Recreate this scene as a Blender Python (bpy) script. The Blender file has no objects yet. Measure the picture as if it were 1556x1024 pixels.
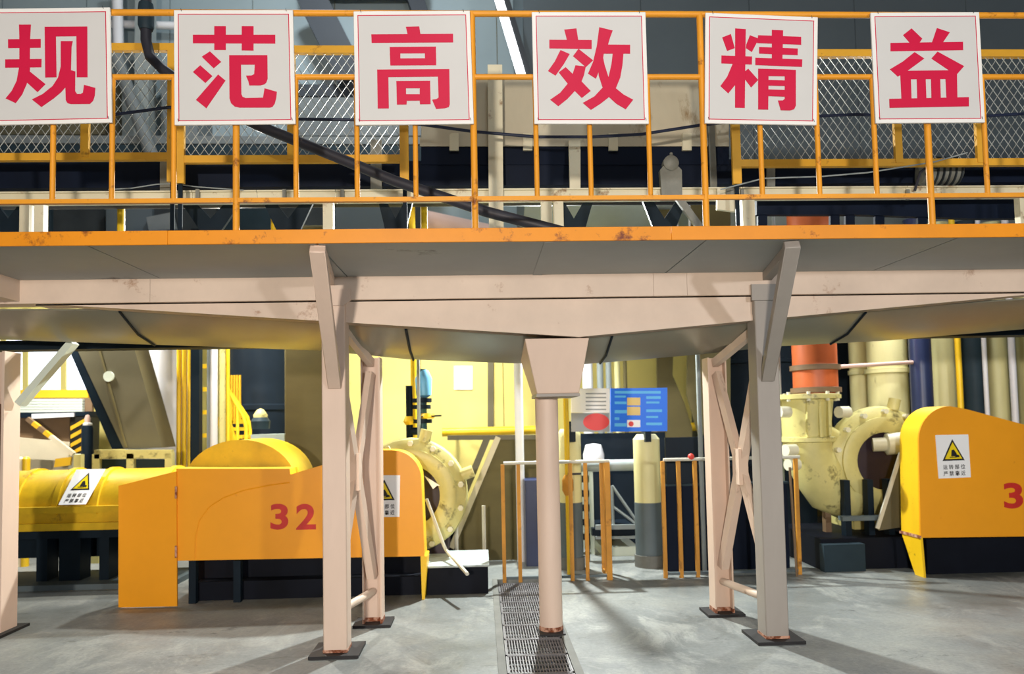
import bpy, math, random
from mathutils import Vector, Matrix

random.seed(4)
sc = bpy.context.scene
col = sc.collection
R = math.radians

# ------------------------------------------------------------------ camera
FPX, W, H = 1150.0, 1556, 1024
SHIFT = 0.0437
CAM = Vector((0, 0, 1.5))
CR = (Matrix.Rotation(R(-2.4), 3, 'Z') @ Matrix.Rotation(R(93.0), 3, 'X') @ Matrix.Rotation(R(-1.1), 3, 'Z'))
cd = bpy.data.cameras.new('camera')
cd.sensor_width = 36.0
cd.lens = FPX / W * 36.0
cd.shift_y = SHIFT
cd.clip_end = 200
cd.dof.use_dof = True
cd.dof.focus_distance = 4.5
cd.dof.aperture_fstop = 1.7
cam = bpy.data.objects.new('camera', cd)
col.objects.link(cam)
cam.matrix_world = Matrix.Translation(CAM) @ CR.to_4x4()
sc.camera = cam

# ------------------------------------------------------------------ world, exposure, flood and fill lights
wd = bpy.data.worlds.new('hall_ambient')
sc.world = wd
wd.use_nodes = True
wd.node_tree.nodes['Background'].inputs[0].default_value = (0.80, 0.90, 1.0, 1)
wd.node_tree.nodes['Background'].inputs[1].default_value = 0.10
sc.view_settings.view_transform = 'Standard'
sc.view_settings.look = 'None'
sc.view_settings.gamma = 1
sc.view_settings.use_curve_mapping = False
sc.view_settings.exposure = 0.0


def area_light(name, loc, target, size, power, rgb, spread=180):
    l = bpy.data.lights.new(name, 'AREA')
    l.shape = 'DISK'
    l.size = size
    l.energy = power
    l.color = rgb
    l.spread = R(spread)
    o = bpy.data.objects.new(name, l)
    o.location = loc
    o.rotation_euler = (Vector(target) - Vector(loc)).to_track_quat('-Z', 'Y').to_euler()
    col.objects.link(o)
    return o


# unseen fill lights added on the camera's side: two low ones, one high up
area_light('front_fill_light', (-1.2, -5.5, 2.35), (-0.3, 5.0, 1.8), 0.4, 640, (1.0, 0.90, 0.80))
area_light('front_fill_light', (4.5, -5.0, 2.6), (3.2, 5.0, 1.8), 0.4, 270, (0.93, 0.96, 1.0))
area_light('high_fill_light', (0.5, 0.4, 6.8), (0.5, 5.2, 0.2), 0.7, 45, (0.96, 0.98, 1.0))
# unseen fill added behind the platform: low row for the wall, one high
area_light('pump_hall_fill', (-0.4, 9.0, 3.65), (-0.3, 11.2, 1.3), 0.4, 82, (1.0, 0.96, 0.84), 135)
area_light('pump_hall_fill', (-2.9, 8.7, 3.65), (-2.9, 10.4, 0.8), 0.4, 82, (1.0, 0.98, 0.90), 140)
area_light('pump_hall_fill', (-5.0, 8.6, 3.65), (-4.9, 10.2, 0.9), 0.4, 100, (1.0, 0.98, 0.92), 140)
area_light('high_fill_light', (-1.8, 7.6, 8.4), (-1.8, 10.8, 4.5), 0.7, 150, (0.90, 0.97, 1.0))  # unseen light added to lighten the upper back wall
area_light('pump_hall_fill', (4.4, 7.0, 3.3), (4.3, 8.4, 1.0), 0.4, 24, (0.95, 0.98, 1.0))
area_light('flood_and_fill_beam', (4.6, 8.2, 3.5), (3.4, 5.0, 0.1), 0.14, 75, (0.92, 0.97, 1.0))  # unseen fill added to lift the floor on the right
area_light('flood_and_fill_beam', (-2.6, 8.0, 3.5), (-2.2, 4.9, 0.1), 0.14, 110, (1.0, 0.98, 0.90))  # unseen fill added to lift the floor on the left
area_light('flood_and_fill_beam', (0.75, 8.3, 3.5), (0.3, 5.2, 0.3), 0.12, 370, (0.95, 1.0, 0.97))  # beam of the floodlight housed under the bunker

# ------------------------------------------------------------------ pixel -> place helpers
def ray(px, py):
    v = Vector(((px - W / 2) / FPX, (H / 2 + SHIFT * W - py) / FPX, -1.0))
    return CR @ v


def P(px, py, Y):
    d = ray(px, py)
    return CAM + d * ((Y - CAM.y) / d.y)


def F(px, py, z=0.0):
    d = ray(px, py)
    return CAM + d * ((z - CAM.z) / d.z)


def PX(px, py, Y):
    return P(px, py, Y).x


def PZ(px, py, Y):
    return P(px, py, Y).z


# ------------------------------------------------------------------ materials
def lin(c):
    out = []
    for v in c:
        v /= 255.0
        out.append(v / 12.92 if v <= 0.04045 else ((v + 0.055) / 1.055) ** 2.4)
    return tuple(out) + (1.0,)


MATS = {}


def mat(name, rgb, rough=0.6, metal=0.0, var=0.12, scale=2.5, dirt=0.0, dirt_rgb=(70, 62, 50), dirt_scale=5.0,
        bump=0.0, bump_scale=30.0, spec=0.4, stretch=(1, 1, 1), emit=0.0):
    m = bpy.data.materials.new(name)
    m.use_nodes = True
    nt = m.node_tree
    b = nt.nodes['Principled BSDF']
    b.inputs['Roughness'].default_value = rough
    b.inputs['Metallic'].default_value = metal
    b.inputs['Specular IOR Level'].default_value = spec
    tc = nt.nodes.new('ShaderNodeTexCoord')
    mp = nt.nodes.new('ShaderNodeMapping')
    mp.inputs['Scale'].default_value = stretch
    nt.links.new(tc.outputs['Object'], mp.inputs[0])
    n = nt.nodes.new('ShaderNodeTexNoise')
    n.inputs['Scale'].default_value = scale
    n.inputs['Detail'].default_value = 6
    n.inputs['Roughness'].default_value = 0.62
    nt.links.new(mp.outputs[0], n.inputs['Vector'])
    rp = nt.nodes.new('ShaderNodeValToRGB')
    c = lin(rgb)
    rp.color_ramp.elements[0].position = 0.3
    rp.color_ramp.elements[1].position = 0.7
    rp.color_ramp.elements[0].color = tuple(x * (1 - var) for x in c[:3]) + (1,)
    rp.color_ramp.elements[1].color = tuple(min(1, x * (1 + var * 0.6)) for x in c[:3]) + (1,)
    nt.links.new(n.outputs['Fac'], rp.inputs[0])
    out = rp.outputs[0]
    if dirt > 0:
        n2 = nt.nodes.new('ShaderNodeTexNoise')
        n2.inputs['Scale'].default_value = dirt_scale
        n2.inputs['Detail'].default_value = 9
        n2.inputs['Roughness'].default_value = 0.7
        nt.links.new(mp.outputs[0], n2.inputs['Vector'])
        r2 = nt.nodes.new('ShaderNodeValToRGB')
        r2.color_ramp.elements[0].position = 0.66 - dirt * 0.25
        r2.color_ramp.elements[1].position = 0.74 - dirt * 0.18
        r2.color_ramp.elements[0].color = (0, 0, 0, 1)
        r2.color_ramp.elements[1].color = (1, 1, 1, 1)
        nt.links.new(n2.outputs['Fac'], r2.inputs[0])
        mx = nt.nodes.new('ShaderNodeMix')
        mx.data_type = 'RGBA'
        nt.links.new(r2.outputs[0], mx.inputs[0])
        nt.links.new(out, mx.inputs[6])
        mx.inputs[7].default_value = lin(dirt_rgb)
        out = mx.outputs[2]
    nt.links.new(out, b.inputs['Base Color'])
    if bump > 0:
        n3 = nt.nodes.new('ShaderNodeTexNoise')
        n3.inputs['Scale'].default_value = bump_scale
        n3.inputs['Detail'].default_value = 5
        nt.links.new(mp.outputs[0], n3.inputs['Vector'])
        bm = nt.nodes.new('ShaderNodeBump')
        bm.inputs['Strength'].default_value = bump
        bm.inputs['Distance'].default_value = 0.01
        nt.links.new(n3.outputs['Fac'], bm.inputs['Height'])
        nt.links.new(bm.outputs[0], b.inputs['Normal'])
    if emit > 0:
        b.inputs['Emission Color'].default_value = c
        b.inputs['Emission Strength'].default_value = emit
    MATS[name] = m
    return m


RUST = (120, 52, 22)
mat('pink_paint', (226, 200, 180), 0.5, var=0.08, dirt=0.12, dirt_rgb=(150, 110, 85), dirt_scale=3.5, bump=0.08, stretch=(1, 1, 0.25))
mat('shaded_pink_paint', (164, 156, 147), 0.5, var=0.1, dirt=0.12, dirt_rgb=(120, 112, 100), dirt_scale=3.5, bump=0.08, stretch=(1, 1, 0.25))  # pink leg paint greyed and darkened, shade put into the colour
mat('soffit_grey', (166, 170, 168), 0.55, var=0.10, scale=1.2, dirt=0.1, dirt_rgb=(95, 92, 86), dirt_scale=2.0)
mat('girder_paint', (222, 200, 180), 0.5, var=0.10, dirt=0.2, dirt_rgb=(165, 125, 95), dirt_scale=4)
mat('belly_grey', (146, 144, 128), 0.28, var=0.12, scale=1.5, metal=0.25)
mat('rusted_end', (132, 70, 40), 0.85, var=0.5, scale=40, dirt=0.85, dirt_rgb=(206, 160, 134), dirt_scale=22)
mat('base_black', (34, 33, 34), 0.6, var=0.3, scale=12)
mat('rail_orange', (236, 158, 40), 0.45, var=0.12, dirt=0.28, dirt_rgb=(126, 66, 22), dirt_scale=9)
mat('toe_orange', (234, 146, 20), 0.42, var=0.10, dirt=0.3, dirt_rgb=(116, 52, 24), dirt_scale=6)
mat('mesh_frame_yellow', (226, 168, 48), 0.5, var=0.15, dirt=0.2, dirt_rgb=(140, 90, 30), dirt_scale=8)
mat('mesh_wire', (176, 178, 172), 0.4, var=0.1, metal=0.3)
mat('sign_white', (212, 210, 206), 0.35, var=0.03)
mat('sign_edge', (240, 238, 232), 0.35, var=0.03)
mat('sign_red', (208, 22, 66), 0.4, var=0.05)
mat('belt_navy', (12, 22, 40), 0.6, var=0.2, spec=0.12)
mat('cream_steel', (222, 214, 184), 0.5, var=0.12, dirt=0.3, dirt_rgb=(150, 120, 84), dirt_scale=7)
mat('hood_cream', (196, 186, 160), 0.5, var=0.12, dirt=0.28, dirt_rgb=(140, 116, 80), dirt_scale=3, stretch=(1, 1, 0.4))
mat('cast_grey', (128, 128, 118), 0.5, var=0.2, scale=12, bump=0.2)
mat('hanger_dark', (22, 34, 44), 0.5, var=0.25, spec=0.12)
mat('hose_black', (44, 44, 52), 0.5, var=0.15)
mat('cable_blue', (26, 36, 62), 0.5, var=0.1)
mat('guard_orange', (250, 166, 24), 0.42, var=0.07, scale=1.2, dirt=0.07, dirt_rgb=(190, 104, 20), dirt_scale=2.0)
mat('guard_yellow', (248, 200, 30), 0.42, var=0.08, dirt=0.12, dirt_rgb=(150, 110, 30), dirt_scale=6)
mat('drum_yellow', (216, 176, 26), 0.45, var=0.26, scale=3, dirt=0.2, dirt_rgb=(150, 116, 26), dirt_scale=3)
mat('number_red', (206, 44, 34), 0.5, var=0.12, scale=14)
mat('plinth_black', (16, 20, 30), 0.6, var=0.3, spec=0.12)
mat('plinth_top', (180, 190, 190), 0.6, var=0.35, scale=8)
mat('pump_cream', (214, 204, 134), 0.4, var=0.18, dirt=0.42, dirt_rgb=(112, 104, 66), dirt_scale=5, bump=0.15, bump_scale=20)
mat('pump_hole', (52, 38, 48), 0.5, var=0.3)
mat('bolt_pale', (225, 222, 196), 0.4, var=0.1)
mat('pipe_orange', (200, 100, 52), 0.45, var=0.12)
mat('pipe_cream', (222, 214, 156), 0.45, var=0.14, dirt=0.15, dirt_rgb=(150, 136, 90), stretch=(1, 1, 0.3))
mat('pipe_navy', (40, 50, 84), 0.35, var=0.2)
mat('pipe_slate', (44, 58, 66), 0.5, var=0.2, spec=0.12)
mat('pipe_white', (232, 232, 236), 0.4, var=0.05)
mat('pipe_yellow', (240, 196, 36), 0.4, var=0.08)
mat('pipe_grey', (150, 158, 158), 0.4, var=0.12)
mat('column_lower', (92, 104, 108), 0.55, var=0.2, stretch=(1, 1, 0.4))
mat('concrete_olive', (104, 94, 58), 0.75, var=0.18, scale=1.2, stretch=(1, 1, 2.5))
mat('chute_grey', (98, 92, 70), 0.5, var=0.12)
mat('wall_yellow', (222, 208, 124), 0.7, var=0.10, scale=0.8, dirt=0.12, dirt_rgb=(190, 172, 104), dirt_scale=1.2)
mat('wall_seam', (150, 138, 90), 0.7, var=0.1)
mat('wall_pale', (150, 166, 172), 0.7, var=0.10, scale=0.6)
mat('bunker_slate', (84, 94, 100), 0.55, var=0.10, scale=0.7)
mat('ceiling_grey', (140, 150, 155), 0.8, var=0.1)
mat('floor_concrete', (124, 128, 127), 0.45, var=0.30, scale=0.9, dirt=0.35, dirt_rgb=(92, 94, 92), dirt_scale=1.3, bump=0.12, bump_scale=9)


def floor_material():
    m = MATS['floor_concrete']
    nt = m.node_tree
    b = nt.nodes['Principled BSDF']
    for n in list(nt.nodes):
        if n.type not in ('BSDF_PRINCIPLED', 'OUTPUT_MATERIAL'):
            nt.nodes.remove(n)
    N = nt.nodes.new
    L = nt.links.new
    tc = N('ShaderNodeTexCoord')

    def noise(scale, det, rough, dist=0.0, stretch=(1, 1, 1)):
        mp = N('ShaderNodeMapping')
        mp.inputs['Scale'].default_value = stretch
        L(tc.outputs['Object'], mp.inputs[0])
        n = N('ShaderNodeTexNoise')
        n.inputs['Scale'].default_value = scale
        n.inputs['Detail'].default_value = det
        n.inputs['Roughness'].default_value = rough
        n.inputs['Distortion'].default_value = dist
        L(mp.outputs[0], n.inputs['Vector'])
        return n.outputs['Fac']

    def ramp(f, stops):
        r = N('ShaderNodeValToRGB')
        e = r.color_ramp.elements
        while len(e) < len(stops):
            e.new(0.5)
        for i, (p, c) in enumerate(stops):
            e[i].position = p
            e[i].color = c
        L(f, r.inputs[0])
        return r.outputs[0]

    def mix(f, a, c, mode='MIX'):
        x = N('ShaderNodeMix')
        x.data_type = 'RGBA'
        x.blend_type = mode
        if isinstance(f, float):
            x.inputs[0].default_value = f
        else:
            L(f, x.inputs[0])
        L(a, x.inputs[6])
        if isinstance(c, tuple):
            x.inputs[7].default_value = c
        else:
            L(c, x.inputs[7])
        return x.outputs[2]
    base = ramp(noise(0.7, 8, 0.65, 0.6), [(0.28, lin((96, 100, 98))), (0.5, lin((124, 128, 127))), (0.72, lin((150, 152, 146)))])
    worn = ramp(noise(2.4, 10, 0.72, 0.8, (1, 0.55, 1)), [(0.50, (0, 0, 0, 1)), (0.62, (1, 1, 1, 1))])
    c1 = mix(worn, base, lin((150, 152, 148)))
    spots = ramp(noise(4.5, 10, 0.75, 0.4, (0.7, 1.2, 1)), [(0.60, (0, 0, 0, 1)), (0.68, (1, 1, 1, 1))])
    c2 = mix(spots, c1, lin((82, 86, 84)))
    fine = ramp(noise(38, 6, 0.7), [(0.3, (0.72, 0.72, 0.72, 1)), (0.7, (1.12, 1.12, 1.1, 1))])
    c3 = mix(0.8, c2, fine, 'MULTIPLY')
    L(c3, b.inputs['Base Color'])
    r = ramp(noise(1.4, 6, 0.6), [(0.35, (0.34, 0.34, 0.34, 1)), (0.65, (0.6, 0.6, 0.6, 1))])
    L(r, b.inputs['Roughness'])
    bm = N('ShaderNodeBump')
    bm.inputs['Strength'].default_value = 0.25
    bm.inputs['Distance'].default_value = 0.006
    L(noise(16, 8, 0.7), bm.inputs['Height'])
    L(bm.outputs[0], b.inputs['Normal'])


floor_material()
mat('trench_dark', (40, 42, 42), 0.8, var=0.2, spec=0.12)
mat('grating_steel', (116, 114, 116), 0.45, metal=0.3, var=0.25, scale=10)
mat('kerb_pale', (112, 112, 106), 0.7, var=0.25, scale=6)
mat('fence_orange', (204, 142, 48), 0.6, var=0.3, dirt=0.35, dirt_rgb=(130, 84, 30))
mat('fence_rail', (206, 202, 186), 0.45, var=0.12)
mat('board_blue', (6, 116, 250), 0.4, var=0.05)
mat('print_cyan', (90, 190, 255), 0.4, var=0.05)
mat('print_white', (250, 250, 250), 0.4, var=0.03)
mat('print_amber', (232, 200, 120), 0.4, var=0.05)
mat('print_grey', (150, 154, 158), 0.4, var=0.05)
mat('board_red', (226, 62, 60), 0.4, var=0.05)
mat('warn_yellow', (246, 216, 20), 0.4, var=0.04)
mat('ink_black', (26, 26, 26), 0.5, var=0.1)
mat('box_brown', (122, 98, 72), 0.6, var=0.2)
mat('box_cream', (218, 206, 176), 0.6, var=0.1)
mat('panel_white', (214, 222, 206), 0.5, var=0.06)
mat('stripe_yellow', (226, 176, 36), 0.5, var=0.1)
mat('stripe_black', (30, 28, 22), 0.5, var=0.1)
mat('tank_dark', (26, 36, 46), 0.5, var=0.3, scale=1.2, spec=0.12)
mat('machine_pale', (190, 206, 200), 0.5, var=0.15)
mat('valve_teal', (44, 84, 92), 0.4, var=0.2)
mat('valve_blue', (110, 176, 216), 0.4, var=0.1)
mat('pane_glow', (232, 242, 255), 0.4, var=0.02, emit=1.6)
mat('tube_glow', (250, 252, 255), 0.4, var=0.0, emit=4.0)
mat('lamp_shell', (70, 74, 78), 0.4, metal=0.4, var=0.1)
mat('roof_strip', (50, 56, 64), 0.6, var=0.1)
mat('red_cap', (220, 70, 60), 0.5, var=0.1)
mat('hopper_pale', (168, 184, 194), 0.5, var=0.1)
mat('panel_grey', (118, 124, 126), 0.6, var=0.2, scale=1.5, spec=0.2)
mat('duct_dark', (52, 57, 60), 0.5, var=0.25, scale=3, spec=0.2)
mat('pink_tank', (226, 190, 176), 0.4, var=0.08)


# ------------------------------------------------------------------ mesh builder
class MB:
    def __init__(self):
        self.v = []
        self.f = []

    def add(self, vs, fs):
        b = len(self.v)
        self.v += [Vector(p) for p in vs]
        self.f += [tuple(i + b for i in f) for f in fs]
        return self

    def box(self, x0, x1, y0, y1, z0, z1):
        vs = [(x0, y0, z0), (x1, y0, z0), (x1, y1, z0), (x0, y1, z0), (x0, y0, z1), (x1, y0, z1), (x1, y1, z1), (x0, y1, z1)]
        return self.add(vs, [(3, 2, 1, 0), (4, 5, 6, 7), (0, 1, 5, 4), (1, 2, 6, 5), (2, 3, 7, 6), (3, 0, 4, 7)])

    def bar(self, a, b, w, h, up=(0, 0, 1)):
        a, b = Vector(a), Vector(b)
        d = (b - a).normalized()
        up = Vector(up)
        s = d.cross(up)
        if s.length < 1e-4:
            s = d.cross(Vector((0, 1, 0)))
        s.normalize()
        u = s.cross(d).normalized()
        vs = []
        for p in (a, b):
            for i, j in ((-1, -1), (1, -1), (1, 1), (-1, 1)):
                vs.append(p + s * (i * w / 2) + u * (j * h / 2))
        return self.add(vs, [(0, 1, 2, 3), (7, 6, 5, 4), (0, 4, 5, 1), (1, 5, 6, 2), (2, 6, 7, 3), (3, 7, 4, 0)])

    def path(self, pts, r, n=10, cap=True):
        pts = [Vector(p) for p in pts]
        rs = r if isinstance(r, (list, tuple)) else [r] * len(pts)
        t0 = (pts[1] - pts[0]).normalized()
        ref = Vector((0, 0, 1)) if abs(t0.z) < 0.9 else Vector((1, 0, 0))
        u = t0.cross(ref).normalized()
        vs, fs = [], []
        for i, p in enumerate(pts):
            if i == 0:
                t = t0
            elif i == len(pts) - 1:
                t = (pts[i] - pts[i - 1]).normalized()
            else:
                t = ((pts[i + 1] - pts[i]).normalized() + (pts[i] - pts[i - 1]).normalized()).normalized()
            u = (u - t * u.dot(t)).normalized()
            w = t.cross(u)
            for k in range(n):
                a = 2 * math.pi * k / n
                vs.append(p + (u * math.cos(a) + w * math.sin(a)) * rs[i])
        for i in range(len(pts) - 1):
            for k in range(n):
                k2 = (k + 1) % n
                fs.append((i * n + k, i * n + k2, (i + 1) * n + k2, (i + 1) * n + k))
        if cap:
            fs.append(tuple(range(n - 1, -1, -1)))
            fs.append(tuple((len(pts) - 1) * n + k for k in range(n)))
        return self.add(vs, fs)

    def tube(self, a, b, r, n=12):
        return self.path([a, b], r, n)

    def prism(self, pts, off):
        pts = [Vector(p) for p in pts]
        off = Vector(off)
        n = len(pts)
        fs = [tuple(range(n)), tuple(range(2 * n - 1, n - 1, -1))]
        for i in range(n):
            j = (i + 1) % n
            fs.append((j, i, n + i, n + j))
        return self.add(pts + [p + off for p in pts], fs)

    def ppoly(self, pix, Y, t):
        """polygon given by its outline on the vertical plane y=Y, extruded t metres away from the camera"""
        return self.prism([P(x, y, Y) for x, y in pix], (0, t, 0))

    def lathe(self, prof, c, axis='Z', n=24, ang=None, caps=True):
        c = Vector(c)
        vs, fs = [], []
        full = ang is None
        m = n if full else n + 1
        a0, a1 = (0, 2 * math.pi) if full else ang
        for r, h in prof:
            for k in range(m):
                a = a0 + (a1 - a0) * k / n
                x, y = r * math.cos(a), r * math.sin(a)
                if axis == 'Z':
                    vs.append(c + Vector((x, y, h)))
                elif axis == 'Y':
                    vs.append(c + Vector((x, h, y)))
                else:
                    vs.append(c + Vector((h, x, y)))
        for i in range(len(prof) - 1):
            for k in range(n):
                k2 = (k + 1) % m
                fs.append((i * m + k, i * m + k2, (i + 1) * m + k2, (i + 1) * m + k))
        if full and caps:
            if prof[0][0] > 1e-5:
                fs.append(tuple(range(m - 1, -1, -1)))
            if prof[-1][0] > 1e-5:
                fs.append(tuple((len(prof) - 1) * m + k for k in range(m)))
        return self.add(vs, fs)

    def ball(self, c, r, n=10):
        prof = [(max(r * math.sin(math.pi * i / 6), 1e-6), -r * math.cos(math.pi * i / 6)) for i in range(7)]
        return self.lathe(prof, c, 'Z', n)

    def ibeam(self, x, y, z0, z1, w, d, t=0.012):
        """upright I section, flanges at x +- w/2, web across x"""
        self.box(x - w / 2, x - w / 2 + t, y - d / 2, y + d / 2, z0, z1)
        self.box(x + w / 2 - t, x + w / 2, y - d / 2, y + d / 2, z0, z1)
        self.box(x - w / 2 + t, x + w / 2 - t, y - t * 0.6, y + t * 0.6, z0, z1)
        return self

    def mesh(self, name, m):
        me = bpy.data.meshes.new(name)
        me.from_pydata([tuple(p) for p in self.v], [], self.f)
        me.validate()
        import bmesh
        bm = bmesh.new()
        bm.from_mesh(me)
        bmesh.ops.recalc_face_normals(bm, faces=bm.faces)
        bm.to_mesh(me)
        bm.free()
        me.shade_smooth()
        me.set_sharp_from_angle(angle=R(38))
        me.materials.append(MATS[m])
        return me


def bevel(o, w=0.006, seg=2):
    md = o.modifiers.new('bevel', 'BEVEL')
    md.width = w
    md.segments = seg
    md.limit_method = 'ANGLE'
    md.angle_limit = R(50)
    return o


class Thing:
    """an Empty at the base of a thing that parents its parts"""

    def __init__(self, name, label, cat, group=None, kind=None):
        self.o = bpy.data.objects.new(name, None)
        self.o.empty_display_size = 0.1
        col.objects.link(self.o)
        if kind == 'structure':
            self.o['kind'] = kind
        else:
            self.o['category'] = cat
        if label:
            self.o['label'] = label
        if group:
            self.o['group'] = group
        self.parts = []

    def part(self, name, mb, m, parent=None, label=None, kind=None):
        me = mb if isinstance(mb, bpy.types.Mesh) else mb.mesh(name, m)
        o = bpy.data.objects.new(name, me)
        col.objects.link(o)
        o.parent = parent or self.o
        if label:
            o['label'] = label
        if kind:
            o['kind'] = kind
        self.parts.append(o)
        return o

    def done(self):
        vs = [v.co for p in self.parts for v in p.data.vertices]
        lo = [min(v[i] for v in vs) for i in range(3)]
        hi = [max(v[i] for v in vs) for i in range(3)]
        base = Vector(((lo[0] + hi[0]) / 2, (lo[1] + hi[1]) / 2, lo[2]))
        T = Matrix.Translation(-base)
        for p in self.parts:
            p.data.transform(T)
        self.o.location = base
        return self.o


def single(name, label, cat, mb, m, group=None, kind=None):
    me = mb.mesh(name, m)
    lo = [min(v.co[i] for v in me.vertices) for i in range(3)]
    hi = [max(v.co[i] for v in me.vertices) for i in range(3)]
    base = Vector(((lo[0] + hi[0]) / 2, (lo[1] + hi[1]) / 2, lo[2]))
    me.transform(Matrix.Translation(-base))
    o = bpy.data.objects.new(name, me)
    o.location = base
    col.objects.link(o)
    if kind == 'structure':
        o['kind'] = kind
    else:
        o['category'] = cat
        if kind:
            o['kind'] = kind
    if label:
        o['label'] = label
    if group:
        o['group'] = group
    return o


def struct(name, mb, m, label=None):
    return single(name, label, None, mb, m, kind='structure')


def text_mesh(txt, centre, height, Y, m, bold=0.0, name='lettering'):
    """flat lettering facing the camera side (-Y), centred at centre"""
    cu = bpy.data.curves.new('txt', 'FONT')
    cu.body = txt
    cu.align_x = 'CENTER'
    cu.align_y = 'CENTER'
    cu.size = 1.0
    cu.offset = bold
    cu.extrude = 0.004
    o = bpy.data.objects.new('txt', cu)
    col.objects.link(o)
    dg = bpy.context.evaluated_depsgraph_get()
    me = bpy.data.meshes.new_from_object(o.evaluated_get(dg))
    bpy.data.objects.remove(o)
    bpy.data.curves.remove(cu)
    vs = [v.co for v in me.vertices]
    if not vs:
        return None
    h0, h1 = min(v.y for v in vs), max(v.y for v in vs)
    x0, x1 = min(v.x for v in vs), max(v.x for v in vs)
    s = height / (h1 - h0)
    for v in me.vertices:
        x, y, z = v.co
        v.co = ((x - (x0 + x1) / 2) * s + centre[0], Y - z * 0.5, (y - (h0 + h1) / 2) * s + centre[2])
    me.name = name
    me.materials.clear()
    me.materials.append(MATS[m])
    return me


XL, XR = -5.2, 6.4      # how far the long things run past the frame

# ================================================================== SETTING
# drain trench edges from the photo
tl = (F(748, 1024).x + F(771, 890).x) / 2
tr = (F(868, 1024).x + F(856, 960).x) / 2
TL, TR, TE = tl, tr, 7.3
YB = 11.2                # back wall
fl = MB()
fl.box(-9, TL, -4, YB + 3, -0.3, 0)
fl.box(TR, 10, -4, YB + 3, -0.3, 0)
fl.box(TL, TR, TE, YB + 3, -0.3, 0)
fl.box(TL, TR, -4, TE, -0.32, -0.22)
struct('floor', fl, 'floor_concrete')
k = MB()
for xx, s in ((TL, -1), (TR, 1)):
    k.box(min(xx, xx + s * 0.05), max(xx, xx + s * 0.05), 1.0, TE, -0.02, 0.006)
struct('trim_1', k, 'kerb_pale')

# grating panels over the drain
n = 0
ys = []
y = 3.5
while y < TE - 0.2:
    ys.append(y)
    y += 0.36
ordn = ['nearest', 'second', 'third', 'fourth', 'fifth', 'sixth', 'seventh', 'eighth', 'ninth', 'tenth', 'eleventh', 'twelfth']
for i, y0 in enumerate(ys):
    y1 = min(y0 + 0.35, TE)
    t = Thing('drain_grating', ('steel bar grating panel over the floor drain, ' +
              ('the one nearest the viewer' if i == 0 else ordn[i] + ' from the viewer')), 'grating', group='grating panels over the floor drain')
    fr = MB()
    fr.box(TL + 0.004, TR - 0.004, y0, y0 + 0.012, -0.032, 0.003)
    fr.box(TL + 0.004, TR - 0.004, y1 - 0.012, y1, -0.032, 0.003)
    fr.box(TL + 0.004, TL + 0.014, y0, y1, -0.032, 0.003)
    fr.box(TR - 0.014, TR - 0.004, y0, y1, -0.032, 0.003)
    t.part('frame', fr, 'grating_steel')
    br = MB()
    nb = 22
    for q in range(1, nb):
        x = TL + (TR - TL) * q / nb
        br.box(x - 0.0035, x + 0.0035, y0 + 0.012, y1 - 0.012, -0.03, 0.0)
    for q in range(1, 4):
        yy = y0 + (y1 - y0) * q / 4
        br.box(TL + 0.014, TR - 0.014, yy - 0.003, yy + 0.003, -0.012, -0.002)
    t.part('bearing_bars', br, 'grating_steel', kind='stuff')
    t.done()

# back wall: pale yellow sheets below, pale sheets above, each sheet a piece
wb = Thing('wall_back', None, None, kind='structure')
base = MB().box(XL - 3, XR + 3, YB + 0.03, YB + 0.2, 0, 9.2)
wb.part('backing', base, 'wall_seam')
seams = [XL - 3]
x = XL - 3
while x < XR + 3:
    x += 1.22
    seams.append(x)
for i in range(len(seams) - 1):
    wb.part('wall_sheet', MB().box(seams[i] + 0.006, seams[i + 1] - 0.006, YB, YB + 0.03, 0, 3.75), 'wall_yellow')
    wb.part('wall_sheet', MB().box(seams[i] + 0.006, seams[i + 1] - 0.006, YB, YB + 0.03, 3.77, 9.2), 'wall_pale')
wb.done()
struct('ceiling', MB().box(XL - 3, XR + 3, 6.5, YB + 0.2, 9.2, 9.3), 'ceiling_grey')
# roof braces in front of the upper back wall
b = MB().bar(P(470, -10, 10.6), P(535, 120, 10.6), 0.4, 0.2, up=(0, 1, 0))
struct('trim_2', b, 'roof_strip')
b = MB().box(PX(210, 10, 10.7), PX(231, 10, 10.7), 10.6, 10.85, 3.0, 9.2)
struct('trim_3', b, 'pipe_grey')
b = MB().bar(P(455, -30, 10.9), P(640, -30, 10.9), 0.2, 0.5)
struct('trim_4', b, 'roof_strip')

# ================================================================== PLATFORM
YF = 4.10
ZS = PZ(778, 366, YF)          # soffit level
ZT = PZ(778, 346, YF)          # toe plate top
YG = 5.10                      # girder front
pf = Thing('steel_platform', 'grey steel walkway platform with orange edge plate crossing the whole picture', 'platform')
cuts = [XL, PX(-420, 366, YF), PX(130, 366, YF), PX(480, 366, YF), PX(836, 366, YF), PX(1075, 366, YF), PX(1460, 366, YF), PX(1800, 366, YF), XR]
for a, c in zip(cuts[:-1], cuts[1:]):
    pf.part('deck_plate', MB().box(a + 0.005, c - 0.005, YF + 0.012, 6.1, ZS, ZS + 0.03), 'soffit_grey')
pf.part('seam_strip', MB().box(cuts[4] - 0.03, cuts[4] + 0.03, YF + 0.02, 5.08, ZS - 0.005, ZS), 'soffit_grey')
jx = [XL, PX(255, 355, YF), PX(1020, 355, YF), XR]
for a, c in zip(jx[:-1], jx[1:]):
    bevel(pf.part('toe_plate', MB().box(a + 0.0003, c - 0.0003, YF - 0.004, YF + 0.01, ZS - 0.004, ZT), 'toe_orange'), 0.002, 1)
ZB = PZ(778, 455, YG)
jb = [XL, PX(230, 440, 5.08), PX(992, 440, 5.08), PX(1043, 440, 5.08), XR]
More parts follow.
